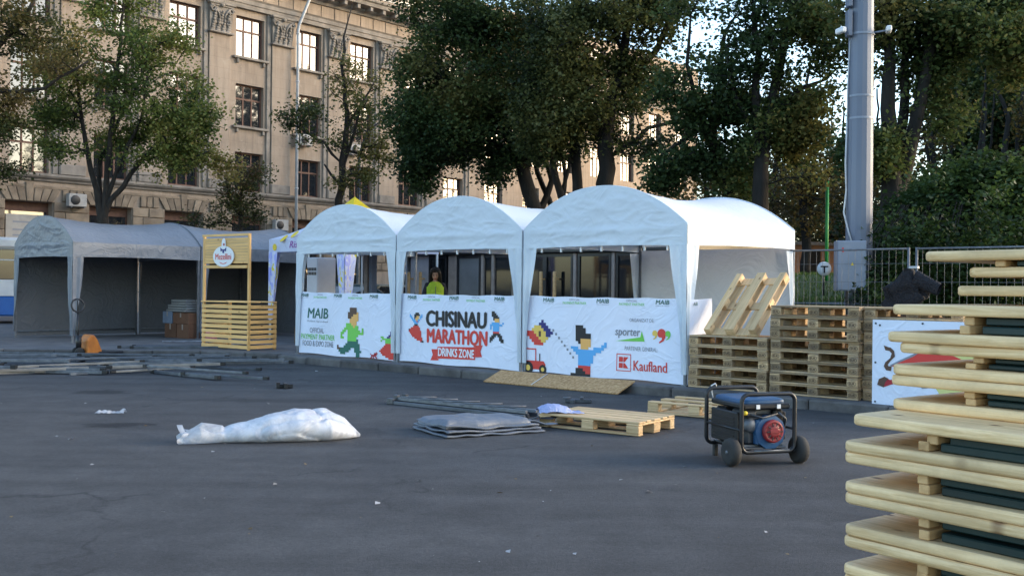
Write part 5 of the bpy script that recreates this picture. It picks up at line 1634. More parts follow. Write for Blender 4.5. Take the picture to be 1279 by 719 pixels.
# ================================================================== collapsed steel frame and tubes
def frame_bundle(label, a, b_, n=4):
    a, b_ = Vector(a), Vector(b_); d = b_ - a; L = d.length
    e = tag(empty('collapsed_frame', (a.x, a.y, 0), math.atan2(d.y, d.x)), label, 'tent frame')
    for i in range(n):
        y = (i - (n - 1) / 2) * .075
        MB().bx(.04 * (i % 2), L - .03 * (i % 3), y - .02, y + .02, .004 + .044 * (i % 2), .044 + .044 * (i % 2), ch=.004).build('tube', M['tube_grey'] if i % 2 == 0 else M['steel'], e)
        MB().bx(-.06 + .04 * (i % 2), .05, y - .032, y + .032, .002 + .03 * (i % 2), .075 + .04 * (i % 2), ch=.006).build('corner_bracket', M['steel_dark'], e)
    sc = MB()
    for i in range(5): sc.tube([(.15 + i * L / 6, -.14, .10), (.15 + (i + 1) * L / 6, .14, .105)], .010, 5)
    sc.build('scissor_bar', M['steel'], e)
frame_bundle('collapsed grey steel tent frame beside the folded tarpaulin', (-1.40, 13.05, 0), (.25, 11.72, 0), 5)
cs = tag(empty('frame_joint', (.87, 13.3, 0), -.15), 'small steel frame joint lying before the wooden ramp board', 'steel fitting')
q = MB().bx(-.17, .17, -.025, .025, .004, .05, ch=.005); q.bx(-.10, -.04, -.09, .12, .0, .045, ch=.005); q.bx(.02, .06, -.03, .10, .05, .075, ch=.004); q.tube([(-.17, .14, .02), (.02, .17, .02)], .012, 6)
q.build('bracket', M['steel_dark'], cs); MB().tube([(-.2, 0, .06), (-.1, 0, .065)], .012, 8).build('bolt', M['steel'], cs)
cs = tag(empty('frame_joint', (-3.24, 14.8, 0), .3), 'small dark frame joint on the asphalt before the wooden stand', 'steel fitting')
q = MB().bx(-.11, .11, -.03, .03, .004, .06, ch=.006); q.bx(-.02, .03, -.12, .10, .004, .075, ch=.006); q.bx(-.12, -.07, -.06, .06, .003, .09, ch=.006)
q.build('bracket', M['black_plastic'], cs)
rt = random.Random(5)
rh = random.Random(31)
tubes = [((-9.5, 15.35), (-5.55, 18.2), 'l'), ((-9.6, 15.6), (-5.0, 17.9), 'l'), ((-9.8, 17.9), (-5.2, 18.9), 'd'), ((-10, 18.3), (-4.7, 18.9), 'd'), ((-10.2, 18.7), (-4.6, 19.2), 'd'), ((-10.4, 19.2), (-4.4, 19.0), 'g'),
         ((-10.5, 19.6), (-5.4, 19.7), 'g'), ((-10.6, 19.9), (-6.0, 19.4), 'd'), ((-9.4, 16.6), (-6.3, 17.0), 'd'), ((-9.8, 17.1), (-6.6, 16.7), 'g'), ((-8.8, 16.2), (-6.4, 17.9), 'l'), ((-6.0, 16.95), (-4.05, 15.75), 'g'), ((-5.9, 17.05), (-4.5, 15.85), 'd'),
         ((-5.2, 16.4), (-3.7, 15.6), 'd'), ((-6.9, 17.6), (-3.9, 18.3), 'g'), ((-6.6, 18.0), (-4.0, 18.0), 'd'), ((-7.4, 18.6), (-4.3, 17.6), 'd'), ((-9.9, 17.5), (-7.4, 18.1), 'd'), ((-8.2, 19.3), (-5.0, 18.3), 'g'), ((-10.0, 16.1), (-7.8, 16.2), 'd'), ((-7.0, 16.5), (-5.9, 17.4), 'd'), ((-6.4, 16.6), (-5.4, 17.5), 'l')]
for i in range(16):
    x, y, a_ = rh.uniform(-10, -6.2), rh.uniform(16.3, 19.6), rh.gauss(.08, .22)
    L_ = rh.uniform(1.2, 3.0)
    tubes.append(((x - L_ / 2 * math.cos(a_), y - L_ / 2 * math.sin(a_)), (x + L_ / 2 * math.cos(a_), y + L_ / 2 * math.sin(a_)), 'd' if rh.random() < .75 else 'g'))
for i, (a, b_, kd) in enumerate(tubes):
    a, b_ = Vector((*a, 0)), Vector((*b_, 0)); d = b_ - a; L = d.length
    z = .004 + .036 * (i % 4)
    e = tag(empty('steel_tube', (a.x, a.y, z), math.atan2(d.y, d.x)), {'l': 'pale long tube crossing the tangled heap on the asphalt', 'd': 'dark grey painted tube lying in the tangled heap on the asphalt', 'g': 'bare galvanised tube lying in the tangled heap on the asphalt'}[kd], 'steel tube', 'steel tubes in the heap on the asphalt')
    e.rotation_euler[1] = -rt.uniform(0, .012)
    wd = rt.choice([.034, .04, .05])
    MB().box((L / 2, 0, wd / 2), (L, wd, wd), ch=.005).build('bar', {'l': pbr('tube_pale', (.30, .275, .245), (.19, .175, .16), 5, .5, .2) if 'tube_pale' not in bpy.data.materials else bpy.data.materials['tube_pale'], 'd': M['tube_grey'], 'g': M['steel']}[kd], e)
    for x in ((.0, L) if i % 3 else (.0, L * .45, L)):
        MB().box((x, 0, wd / 2 + .003), (.09, wd + .024, wd + .012), ch=.006).build('end_fitting', M['black_plastic'] if rt.random() < .5 else M['steel'], e)
for i in range(16):
    p = ground(rt.uniform(60, 215), rt.uniform(452, 466))
    e = tag(empty('clamp_fitting', (p.x, p.y, .003 + .03 * (i % 3)), rt.uniform(0, 6)), 'small steel clamp in the pile of fittings by the tube heap', 'steel fitting', 'loose clamps by the tube heap')
    q = MB().bx(-.06, .06, -.025, .025, 0, .06, ch=.006); q.bx(-.025, .025, -.09, .05, .01, .05, ch=.006)
    q.build('body', rt.choice([M['steel'], M['black_plastic'], M['steel_dark']]), e)
    MB().tube([(.02, -.12, .03), (.02, .12, .035)], .009, 6).build('bolt', M['steel'], e)
for i, (a, b_) in enumerate([((-8.2, 21.6), (-5.9, 22.6)), ((-8.0, 21.9), (-5.4, 22.7)), ((-7.9, 21.5), (-6.0, 21.9))]):
    a, b_ = Vector((*a, 0)), Vector((*b_, 0)); d = b_ - a
    e = tag(empty('steel_tube', (a.x, a.y, WALK + .004), math.atan2(d.y, d.x)), 'steel tube lying on the pavement before the grey tent', 'steel tube', 'steel tubes on the pavement')
    MB().box((d.length / 2, 0, .025), (d.length, .05, .05), ch=.005).build('bar', M['tube_grey'], e); MB().box((0, 0, .03), (.08, .07, .06), ch=.006).build('end_fitting', M['black_plastic'], e)

# ================================================================== strand-board ramp on the kerb
ramp_o = tag(empty('ramp_board', (0, 0, 0)), 'brown strand board laid as a ramp against the kerb', 'board')
c4 = [TP(-3.22, -.72, .005), TP(-.66, -.70, .005), TP(-.62, -.345, .160), TP(-3.18, -.365, .160)]
nn = (c4[1] - c4[0]).cross(c4[3] - c4[0]).normalized() * .018
MB().add([p for p in c4] + [p + nn for p in c4], [(3, 2, 1, 0), (4, 5, 6, 7), (0, 1, 5, 4), (1, 2, 6, 5), (2, 3, 7, 6), (3, 0, 4, 7)]).build('strand_board', M['osb'], ramp_o)
sx = MB().tube([c4[0].lerp(c4[1], .38) + nn * 1.4 + (c4[3] - c4[0]) * t for t in (0.02, .5, .98)] , .006, 5); sx.build('cord', M['white_paint'], ramp_o)

# ================================================================== slatted wooden sales stand
st = tag(empty('sales_stand', TP(-11.94, -.36), ROT + R(6)), 'slatted pine sales stand with a round sign on its header', 'market stand')
SW, SD = 1.52, .74
for (x, y, h) in ((0, 0, 2.42), (SW - .055, 0, 2.42), (0, SD - .05, .98), (SW - .055, SD - .05, .98)):
    MB().bx(x, x + .055, y, y + .05, 0, h, ch=.004).build('post', M['kiosk_post'], st)
for i in range(9):
    z = .03 + i * .104
    MB().bx(.005, SW - .005, -.020, -.001, z, z + .072, ch=.003).build('front_slat', M['kiosk_wood'], st)
    o = MB().bx(0, SD - .03, 0, .018, z, z + .072, ch=.003).build('side_slat', M['kiosk_wood'], st); o.location = (SW + .019, .02, 0); o.rotation_euler = (0, 0, R(90))
    if i % 2 == 0: o = MB().bx(0, SD - .03, 0, .018, z, z + .072, ch=.003).build('side_slat', M['kiosk_wood'], st); o.location = (0, .02, 0); o.rotation_euler = (0, 0, R(90))
MB().bx(-.01, SW + .01, -.035, .30, .985, 1.012, ch=.004).build('counter_top', M['kiosk_wood'], st)
MB().bx(-.01, SW + .01, SD - .12, SD, .985, 1.012, ch=.004).build('counter_edge', M['kiosk_wood'], st)
for i in range(9):
    z = 1.80 + i * .060
    MB().bx(.058, SW - .058, .004, .022, z, z + .0565, ch=.003).build('header_slat', M['kiosk_wood'], st)
MB().bx(.058, SW - .058, -.018, .003, 1.70, 1.765, ch=.004).build('header_rail', M['kiosk_wood'], st); MB().bx(.0, SW, -.020, -.001, 2.37, 2.42, ch=.004).build('header_rail', M['kiosk_wood'], st)
def sgn(a, z): return (a, -.032, z)
so = MB().prism([(.72 + .34 * math.cos(t), 1.95 + .22 * math.sin(t)) for t in [i * 2 * math.pi / 32 for i in range(32)]], lambda a, b_, d: (a, d, b_), -.03, -.012).build('sign_plate', M['white_paint'], st)
MB().prism([(.72 + .062 * math.cos(t), 2.20 + .13 * math.sin(t)) for t in [i * 2 * math.pi / 20 for i in range(20)]], lambda a, b_, d: (a, d, b_), -.028, -.010).build('sign_top', M['white_paint'], st)
lettering('sign_lettering', 'Mezellini', (.46, .98, 1.88, 2.01), P['red'], so, sgn, .02)
flat('sign_smile', [(.58, 1.835), (.72, 1.80), (.86, 1.835), (.80, 1.80), (.72, 1.785), (.64, 1.80)][::-1], P['red'], so, sgn)
for s in (-1, 1): flat('sign_bow', [(.72, 2.08), (.72 + s * .10, 2.14), (.72 + s * .09, 2.05)], P['navy'], so, sgn)
flat('sign_tie', [(.70, 2.10), (.74, 2.10), (.755, 2.035), (.72, 2.01), (.685, 2.035)], P['navy'], so, sgn)
flat('sign_dot', disc((.735, 2.20), .028, 10), P['dred'], so, lambda a, z: (a, -.031, z))

# ================================================================== hand pallet truck
jk = tag(empty('pallet_truck', (-8.62, 20.55, 0), R(48)), 'orange hand pallet truck with upright black handle at the kerb', 'pallet truck')
MB().tube([(0, -.02, .22), (-.01, .0, .55), (.0, .03, .92)], .022, 8).build('drawbar', M['black_paint'], jk)
MB().tube([(.13 * math.sin(t), .03 + .02 * math.cos(t), 1.03 + .13 * math.cos(t)) for t in [i * 2 * math.pi / 18 for i in range(18)]], .018, 8, closed=True).build('handle_loop', M['black_paint'], jk)
MB().tube([(0, .03, .9), (0, .05, 1.13)], .014, 6).build('release_lever', M['black_plastic'], jk)
hb_ = MB(); hb_.prism([(.06, .05), (.44, .05), (.44, .14), (.34, .34), (.24, .45), (.14, .45), (.06, .34)], lambda a, b_, d: (a * .8 + .06, d, b_), -.17, .17)
hb_.build('chassis', M['orange'], jk, bevel=.03)
MB().lathe([(.05, -.14), (.055, 0), (.05, .14)], (0, -.02, .30), Matrix.Rotation(R(0), 3, 'X'), 14).build('pump', M['black_paint'], jk)
for s in (-1, 1): MB().lathe([(.04, -.03), (.095, -.028), (.10, 0), (.095, .028), (.04, .03)], (0, s * .07, .10), Matrix.Rotation(R(90), 3, 'X'), 20).build('steer_wheel', M['rubber'], jk)
for s in (-1, 1): MB().bx(.34, 1.15, s * .17 - .07, s * .17 + .07, .06, .11, ch=.01).build('fork', M['black_paint'], jk)
for s in (-1, 1): MB().lathe([(.02, -.05), (.06, -.05), (.06, .05), (.02, .05)], (1.05, s * .17, .062), Matrix.Rotation(R(90), 3, 'X'), 14).build('fork_roller', M['rubber'], jk)

# ================================================================== goods inside the grey tent
def carton(label, p, d, mat, rz=0.0, tape=True, cat='box', group='cartons in the grey tent'):
    e = tag(empty('carton', p, ROT + rz), label, cat, group)
    MB().bx(-d[0] / 2, d[0] / 2, -d[1] / 2, d[1] / 2, 0, d[2], ch=.008).build('shell', mat, e)
    if tape:
        MB().bx(-d[0] / 2 + .01, d[0] / 2 - .01, -.03, .03, d[2] + .001, d[2] + .003).build('tape', M['mullion'], e)
        MB().bx(-.03, .03, -d[1] / 2 - .003, -d[1] / 2 - .001, d[2] * .6, d[2] - .005).build('tape', M['mullion'], e)
M['card'] = pbr('brown_card', (.15, .072, .04), (.11, .05, .028), 4, .8, rnd=.2)
M['card2'] = pbr('pale_card', (.20, .115, .06), (.15, .085, .045), 4, .8, rnd=.2)
M['film_grey'] = cloth('wrapped_sheets', (.30, .30, .30), .05, .5, .4, 7, c2=(.18, .18, .18))
bp = Vector((-8.25, 26.2, WALK)); dx = VX; 
def bpos(a, b_, z): return bp + VX * a + UX * b_ + Vector((0, 0, z))
carton('brown carton at the lower left of the pile in the grey tent', bpos(-.35, 0, 0), (.55, .5, .36), M['card'])
carton('brown carton at the lower right of the pile in the grey tent', bpos(.24, 0, 0), (.56, .5, .36), M['card'])
carton('brown carton on the right of the second layer in the grey tent', bpos(.15, 0, .362), (.75, .5, .28), M['card'])
carton('blue grey carton on the left of the second layer in the grey tent', bpos(-.5, 0, .362), (.46, .5, .30), pbr('blue_card', (.15, .19, .26), (.11, .14, .2), 4, .6))
for i in range(5):
    e = tag(empty('wrapped_sheet_pack', bpos(-.1 + .05 * (i % 2), .02 * i, .665 + i * .062), ROT + R(3 * (i % 3 - 1))), ['lowest grey wrapped pack on the cartons', 'second grey wrapped pack on the cartons', 'third grey wrapped pack on the cartons', 'fourth grey wrapped pack on the cartons', 'top grey wrapped pack on the cartons'][i], 'pack', 'wrapped packs on the cartons')
    MB().grid(12, 8, lambda u, v_: ((u - .5) * (1.0 - .07 * i), (v_ - .5) * .5, .055 + .015 * noise.noise((u * 5, v_ * 4, i)))).bx(-.5 + .035 * i, .5 - .035 * i, -.25, .25, 0, .052, ch=.01).build('wrapping', M['film_grey'], e)
pk = tag(empty('pink_sack', Vector((-7.15, 24.6, WALK))), 'small pink plastic bag on the floor beside the wooden stand', 'bag')
MB().ell((0, 0, .13), (.16, .12, .14), 14, 9, lambda p: p * (1 + .15 * noise.noise(p * 9))).build('bag_body', pbr('pink_film', (.55, .16, .20), (.45, .12, .16), 6, .4), pk)
wl = tag(empty('white_sheet', Vector((-7.75, 24.4, WALK)), .3), 'flat white plastic sheet on the floor of the grey tent', 'plastic sheet')
MB().grid(16, 6, lambda u, v_: ((u - .5) * .95, (v_ - .5) * .3, .008 + .03 * abs(noise.noise((u * 6, v_ * 3, 0))))).build('film', M['film'], wl)
for i, (a, b_, z, d, m_, lab) in enumerate([(-11.7, 2.4, 0, (.9, .55, .38), 'card2', 'brown carton right of the wooden stand'), (-12.2, 3.0, 0, (.9, .7, 1.05), 'card2', 'tall brown carton behind the wooden stand'), (-10.9, 2.2, 0, (.5, .4, .25), 'kiosk_white', 'white carton on the pavement right of the wooden stand')]):
    carton(lab, TP(a, b_, WALK + z), d, M[m_], R(12 * (i - 1)), group='cartons right of the wooden stand')
# white slotted cabinet inside the left opening
cb = tag(empty('slotted_cabinet', TP(-10.1, 1.0), ROT), 'white slotted display cabinet seen through the left tent', 'cabinet')
MB().bx(0, .36, 0, .5, 0, 1.95, ch=.015).build('housing', M['kiosk_white'], cb)
for r_ in range(2):
    for k in range(6): MB().bx(.02 + k * .055, .062 + k * .055, -.004, -.001, 1.58 + r_ * .09, 1.645 + r_ * .09).build('slot', M['black_plastic'], cb)

# ================================================================== fence, mast, cabinet, jacket, sign
for i, (s0, s1) in enumerate([(-.02, 1.90), (1.98, 5.3), (5.38, 8.7)]):
    fe = tag(empty('mesh_fence_panel', TP(s0, 3.15), ROT + R(0)), ['mesh fence panel between the white tent and the black jacket', 'mesh fence panel behind the pine tables', 'mesh fence panel at the right edge'][i], 'fence', 'galvanised mesh fence panels')
    W = s1 - s0
    for x in (.02, W - .02): MB().tube([(x, 0, .05), (x, 0, 2.02)], .019, 8).build('post', M['steel'], fe)
    MB().tube([(.02, 0, 2.0), (W - .02, 0, 2.0)], .016, 8).build('top_rail', M['steel'], fe); MB().tube([(.02, 0, .14), (W - .02, 0, .14)], .016, 8).build('bottom_rail', M['steel'], fe)
    wm = MB(); n = int(W / .105)
    for k in range(1, n): wm.tube([(W * k / n, .0, .14), (W * k / n, 0, 2.0)], .0026, 4, cap=False)
    for z in (.45, .80, 1.15, 1.50, 1.78): wm.tube([(.02, .004, z), (W - .02, .004, z)], .0028, 4, cap=False)
    wm.build('wire_mesh', M['steel'], fe)['kind'] = 'stuff'
    for x in (.0,): MB().bx(x - .25, x + .25, -.12, .12, .0, .12, ch=.02).build('foot_block', M['kerb'], fe)
    if i: MB().bx(-.09, .05, -.03, .03, 1.70, 1.74, ch=.006).build('clamp', M['zinc'], fe)
ma = tag(empty('steel_mast', (6.29, 18.75, lawn_pt(1072, 18.75).z - .05)), 'tall grey blue many-sided steel mast with camera brackets', 'mast')
zb = ma.location.z
MB().tube([(0, 0, 0), (0, 0, 9.5 - zb)], [.245, .205], 16, smooth=False).build('shaft', M['mast'], ma)
for z in (6.12, 5.0, 4.6): MB().tube([(0, 0, z - zb - .02), (0, 0, z - zb + .02)], .236, 16, cap=False).build('band', M['cabinet'], ma)
for (x, z, w) in ((-.27, 5.98, .2), (-.27, 5.45, .2)): MB().bx(x - .03, x + .05, -.2, -.02, z - .05, z + .42, ch=.01).build('antenna_box', M['mast'], ma)
for z, sx_ in ((6.15, 1), (6.12, -1)):
    MB().tube([(sx_ * .2, -.08, z - zb), (sx_ * .42, -.16, z + .02 - zb)], .018, 6).build('camera_arm', M['cabinet'], ma)
    MB().box((sx_ * .43, -.19, z + .03 - zb), (.10, .24, .10), Matrix.Rotation(R(-15 * sx_), 3, 'Z'), ch=.02).build('camera_housing', M['white_paint'], ma)
MB().tube([(-.24, -.02, 4.7 - zb), (-.27, -.03, 3.8 - zb), (-.25, -.03, 3.3 - zb), (-.30, -.06, 2.9 - zb), (-.24, -.1, 2.6 - zb), (-.20, -.2, 2.35 - zb)], .018, 6).build('cable', M['zinc'], ma)
MB().tube([(-.22, -.06, 6.0 - zb), (-.252, -.05, 5.2 - zb), (-.25, -.05, 4.6 - zb)], .012, 6).build('cable', M['zinc'], ma)
ca = tag(empty('electric_cabinet', (5.98, 18.25, 1.48), R(-8)), 'grey electric cabinet fixed at the foot of the mast', 'electric cabinet')
MB().bx(-.25, .25, -.10, .26, 0, .885, ch=.012).build('housing', M['cabinet'], ca)
MB().bx(-.235, .235, -.112, -.102, .02, .86, ch=.004).build('door', M['cabinet'], ca)
MB().bx(-.17, -.14, -.118, -.113, .68, .76).build('emblem', P['red'], ca); flat('red_mark', [(-.12, .705), (.08, .705), (.08, .725), (-.12, .725)], P['red'], ca, lambda a, z: (a, -.115, z))
flat('hazard_mark', [(-.02, .45), (.035, .45), (.008, .505)], P['yellow'], ca, lambda a, z: (a, -.115, z))
MB().bx(-.05, .05, -.05, .2, -1.2, -.002).build('stand', M['steel_dark'], ca)
jc = tag(empty('hanging_jacket', TP(1.94, 3.08, 1.05), ROT), 'black jacket hung over the fence posts', 'jacket')
def jf(u, v_):
    a = 2 * math.pi * u; z = .05 + .72 * v_
    w = np.interp(v_, [0, .12, .4, .62, .78, .9, 1], [.16, .26, .33, .27, .17, .10, .05])
    k = 1 + .45 * noise.noise((math.cos(a) * 1.5, math.sin(a) * 1.5, v_ * 4)) + .2 * noise.noise((math.cos(a) * 4, math.sin(a) * 4, v_ * 9))
    return (w * k * math.cos(a) - .06 + .10 * (v_ - .5), -.06 + .10 * k * math.sin(a), z)
M['jacket'] = cloth('black_cloth', (.014, .014, .018), 0, .8, .6, 6)
MB().grid(26, 20, jf, close_x=True).build('body', M['jacket'], jc)
def sf_(u, v_):
    a = 2 * math.pi * u; r_ = .11 - .03 * v_
    return (.10 + .36 * v_ + r_ * .4 * math.cos(a), -.10 + .07 * math.sin(a), .62 - .16 * v_ + r_ * 1.1 * math.cos(a) * (1 + .2 * noise.noise((a, v_ * 5, 3))))
MB().grid(14, 10, sf_, close_x=True).build('sleeve', M['jacket'], jc)
# advertising board with a red bull, leaning on the pallets
bb = tag(empty('advertising_board', TP(2.735, -.16), ROT), 'white board printed with a red bull before a yellow disc', 'board')
MB().prism([(0, -.02), (2.0, -.02), (2.0, 1.015), (0, 1.015)], lambda a, z, d: (a, d, z), 0, .012).build('panel', M['banner'], bb)
def bbf(s, z): return (s - 2.735, -.004, z - WALK)
def bbf2(s, z): return (s - 2.735, -.006, z - WALK)
def bp_(px, py):
    d = ray(px, py); t = (TP(0, -.16).dot(UX)) / (d.dot(UX)); p = Vector((0, 0, CAM_Z)) + d * t
    return ((p - ORG).dot(VX), p.z)
flat('yellow_disc', disc((3.86, .56), .42, 28), P['paleyellow'], bb, bbf)
flat('bull_body', [bp_(*q) for q in [(1113, 457), (1123, 452), (1140, 445), (1155, 436), (1165, 434), (1175, 437), (1195, 446), (1215, 455), (1220, 470), (1195, 466), (1165, 452), (1140, 453), (1124, 459)]], P['red'], bb, bbf2)
flat('bull_outline', [bp_(*q) for q in [(1112, 455.5), (1123, 450), (1140, 442.5), (1155, 433.5), (1165, 431), (1172, 434), (1165, 434.5), (1155, 436.5), (1140, 445.5), (1123, 452.5), (1113, 457.5)]], P['grey'], bb, lambda s, z: (s - 2.735, -.008, z - WALK))
tl = [(1104, 431), (1106, 437), (1111, 438), (1114, 441), (1112, 447), (1106, 452), (1104, 457), (1107, 462), (1113, 463)]; tr = [(1114, 457), (1110, 457), (1109, 455), (1113, 450), (1118, 445), (1117, 438), (1113, 434), (1109, 433)]
flat('bull_tail', [bp_(*q) for q in tl + tr], P['brown'], bb, bbf2)
flat('bull_leg', [bp_(*q) for q in [(1097, 480), (1099, 474), (1105, 471), (1112, 474), (1131, 471), (1130, 475), (1113, 480), (1104, 483)]], P['dred'], bb, bbf2)
flat('bull_hoof', [bp_(*q) for q in [(1096, 480), (1098, 473), (1105, 470), (1110, 472.5), (1106, 477), (1104, 483.5)]], P['brown'], bb, lambda s, z: (s - 2.735, -.008, z - WALK))
flat('bull_leg', [bp_(*q) for q in [(1144, 471), (1152, 481), (1160, 484), (1172, 477), (1176, 470)]], P['red'], bb, bbf2)
flat('bull_hoof', [bp_(*q) for q in [(1143, 470), (1151, 481), (1159, 484.5), (1152, 485), (1142, 474)]], P['grey'], bb, lambda s, z: (s - 2.735, -.008, z - WALK))
for k, (a, z) in enumerate(((.04, .97), (.04, .5), (.04, .03), (.6, .985), (1.2, .985), (.09, .95))): MB().lathe([(.012, 0), (.012, .004)], (a, -.003, z), Matrix.Rotation(R(90), 3, 'X'), 10).build('eyelet', M['steel_dark'], bb)
# park things
pp = lawn_pt(1032, 27); gp_ = tag(empty('green_post', pp), 'thin bright green post on the lawn left of the mast', 'post')
MB().tube([(0, 0, 0), (0, 0, 2.6)], .045, 8).build('shaft', pbr('green_paint', (.03, .28, .07), (.02, .2, .05), 3, .5), gp_); MB().tube([(0, 0, 2.6), (0, 0, 2.66)], .06, 8).build('cap', M['steel_dark'], gp_)
pp = lawn_pt(1029, 24); rs = tag(empty('round_sign', pp), 'round white sign with a dark T on the lawn', 'sign')
zc = 1.47 + (365 - 337) * 24 / FPX - pp.z
MB().lathe([(.06, 0), (.165, 0), (.165, .02), (.06, .021)], (0, 0, zc), Matrix.Rotation(R(90), 3, 'X'), 24).build('plate', M['white_paint'], rs)
MB().tube([(0, .03, 0), (0, .03, zc + .1)], .025, 8).build('post', M['steel_dark'], rs)
flat('symbol', [(-.09, .07), (.09, .07), (.09, .035), (.02, .035), (.02, -.10), (-.02, -.10), (-.02, .035), (-.09, .035)][::-1], P['black'], rs, lambda a, z: (a, -.024, zc + z))
kb = tag(empty('park_kiosk', lawn_pt(994, 50), R(20)), 'small orange walled hut far behind the lawn', 'hut')
MB().bx(-2.2, 2.2, 0, 2.5, -.3, 1.55).build('wall', pbr('hut_wall', (.36, .17, .09), (.28, .13, .07), 2, .8), kb); MB().bx(-2.4, 2.4, -.2, 2.7, 1.55, 1.7).build('roof', M['mullion'], kb); MB().bx(.6, 1.4, -.02, -.002, 0, 1.3).build('door', M['dark_room'], kb)

# ================================================================== bus and parked car far left / behind
bus = tag(empty('trolleybus', (-18.4, 33.2, 0.02), R(24)), 'white and blue bus standing at the left edge', 'bus')
M['bus_white'] = pbr('bus_white', (.62, .62, .62), (.52, .52, .53), 2, .4)
def bus_prof(z0, z1, ins=0): return (-6 + ins, 6 - ins, -.0 + ins, 2.5 - ins, z0, z1)
MB().bx(*bus_prof(.35, 1.0), ch=.05).build('lower_body', M['blue_paint'], bus); MB().bx(*bus_prof(1.002, 1.55), ch=.02).build('waist_panel', M['bus_white'], bus)
MB().bx(*bus_prof(1.552, 2.55, .03), ch=.02).build('window_band', M['glass'], bus); MB().bx(*bus_prof(2.552, 2.95), ch=.10).build('roof', M['bus_white'], bus)
for k in range(8): MB().bx(-5.9 + k * 1.68, -5.82 + k * 1.68, .0, .028, 1.552, 2.55).build('window_pillar', M['black_paint'], bus)
MB().bx(-5.9, 5.9, .008, .027, 2.18, 2.22).build('window_bar', M['zinc'], bus)
for x in (-4, 3.6):
    MB().lathe([(.2, -.12), (.46, -.12), (.48, 0), (.46, .12), (.2, .12)], (x, .10, .48), Matrix.Rotation(R(90), 3, 'X'), 24).build('wheel', M['rubber'], bus)
MB().bx(5.55, 5.95, -.012, -.002, .62, .74).build('number_plate', M['white_paint'], bus); MB().bx(5.99, 6.01, .2, .5, .6, .8).build('tail_lamp', M['gen_red'], bus); MB().bx(5.99, 6.01, 2.0, 2.3, .6, .8).build('tail_lamp', M['gen_red'], bus)
def car(label, p, rz, body):
    e = tag(empty('parked_car', p, rz), label, 'car', 'cars parked behind the tents')
    prof = [(-2.1, .35), (2.1, .35), (2.15, .6), (2.05, .78), (1.2, .90), (-1.75, .95), (-2.1, .85), (-2.15, .6)]
    MB().prism(prof, lambda a, z, d: (a, d, z), -.85, .85).build('body', body, e, bevel=.08)
    cab = [(-1.65, .95), (1.15, .91), (.45, 1.40), (-1.05, 1.43)]
    b = MB().add([(a, -.80 + (.12 if z > 1 else 0), z) for a, z in cab] + [(a, .80 - (.12 if z > 1 else 0), z) for a, z in cab], [(0, 1, 2, 3), (7, 6, 5, 4), (0, 4, 5, 1), (1, 5, 6, 2), (2, 6, 7, 3), (3, 7, 4, 0)])
    b.build('cabin', body, e, bevel=.05)
    for sd in (-1, 1):
        for w_ in ([(-1.35, 1.0), (-.35, .99), (-.35, 1.34), (-.98, 1.35)], [(-.25, .99), (.85, .97), (.38, 1.33), (-.25, 1.34)]):
            MB().add([(a, sd * (.812 - .12 * (z - .93) / .47 * .99), z) for a, z in w_], [(0, 1, 2, 3)]).build('side_window', M['glass'], e)
    MB().add([(1.16, -.70, .945), (1.16, .70, .945), (.52, .60, 1.375), (.52, -.60, 1.375)], [(0, 1, 2, 3)]).build('windscreen', M['glass'], e); MB().add([(-1.66, -.70, .99), (-1.66, .70, .99), (-1.13, .60, 1.40), (-1.13, -.60, 1.40)], [(0, 1, 2, 3)]).build('rear_window', M['glass'], e)
    for x in (-1.3, 1.3):
        for y in (-.78, .78): MB().lathe([(.15, -.10), (.30, -.10), (.32, 0), (.30, .10), (.15, .10)], (x, y, .32), Matrix.Rotation(R(90), 3, 'X'), 22).build('wheel', M['rubber'], e)
    for y in (-.6, .6): MB().ell((2.08, y, .66), (.06, .18, .09), 10, 7).build('headlight', M['zinc'], e)
car('dark green car parked behind the left white tent', at(440, 400, 31) * Vector((1, 1, 0)) + Vector((0, 0, WALK)), R(20), pbr('car_green', (.03, .05, .05), (.02, .04, .04), 2, .25))
car('olive car parked behind the gap between the white tents', at(486, 400, 33.5) * Vector((1, 1, 0)) + Vector((0, 0, WALK)), R(48), pbr('car_olive', (.09, .095, .075), (.08, .085, .066), 2, .25))
wp = tag(empty('timber_post', at(462, 400, 27) * Vector((1, 1, 0)) + Vector((0, 0, WALK)), ROT), 'thick grey timber post seen through the left tent', 'post')
MB().bx(-.16, -.02, -.1, .1, 0, 2.3, ch=.02).build('shaft', M['mullion'], wp); MB().bx(.04, .16, -.1, .1, 0, 2.3, ch=.02).build('shaft', M['mast'], wp)

# ================================================================== woman in a lime vest behind the counter
pe = tag(empty('person', at(543, 400, 20.6) * Vector((1, 1, 0)) + Vector((0, 0, WALK)), R(8)), 'dark haired person in a lime safety vest standing in the middle tent, looking down', 'person')
def skin_body(name, verts, edges, radii, mat, parent, sub=2):
    me = bpy.data.meshes.new(name); me.from_pydata(verts, edges, []); me.materials.append(mat)
    o = link(name, me, parent)
    bm = bmesh.new(); bm.from_mesh(me); lay = bm.verts.layers.skin.verify()
    bm.verts.ensure_lookup_table()
    for v_, r_ in zip(bm.verts, radii):
        v_[lay].radius = r_ if hasattr(r_, '__len__') else (r_, r_)
    bm.verts[0][lay].use_root = True
    bm.to_mesh(me); bm.free()
    o.modifiers.new('skin', 'SKIN').use_smooth_shade = True
    sb = o.modifiers.new('sub', 'SUBSURF'); sb.levels = sb.render_levels = sub
    return o
SKIN = pbr('skin', (.62, .37, .27), (.55, .32, .23), 9, .5); HAIR = pbr('dark_hair', (.016, .012, .010), (.010, .008, .007), 20, .45, stretch=(1, 1, .2), bump=.4)
VEST = cloth('lime_vest', (.42, .62, .05), .05, .7, .4, 6, c2=(.34, .52, .04)); NAVY = pbr('navy_cloth', (.018, .02, .035), (.012, .014, .024), 8, .8)
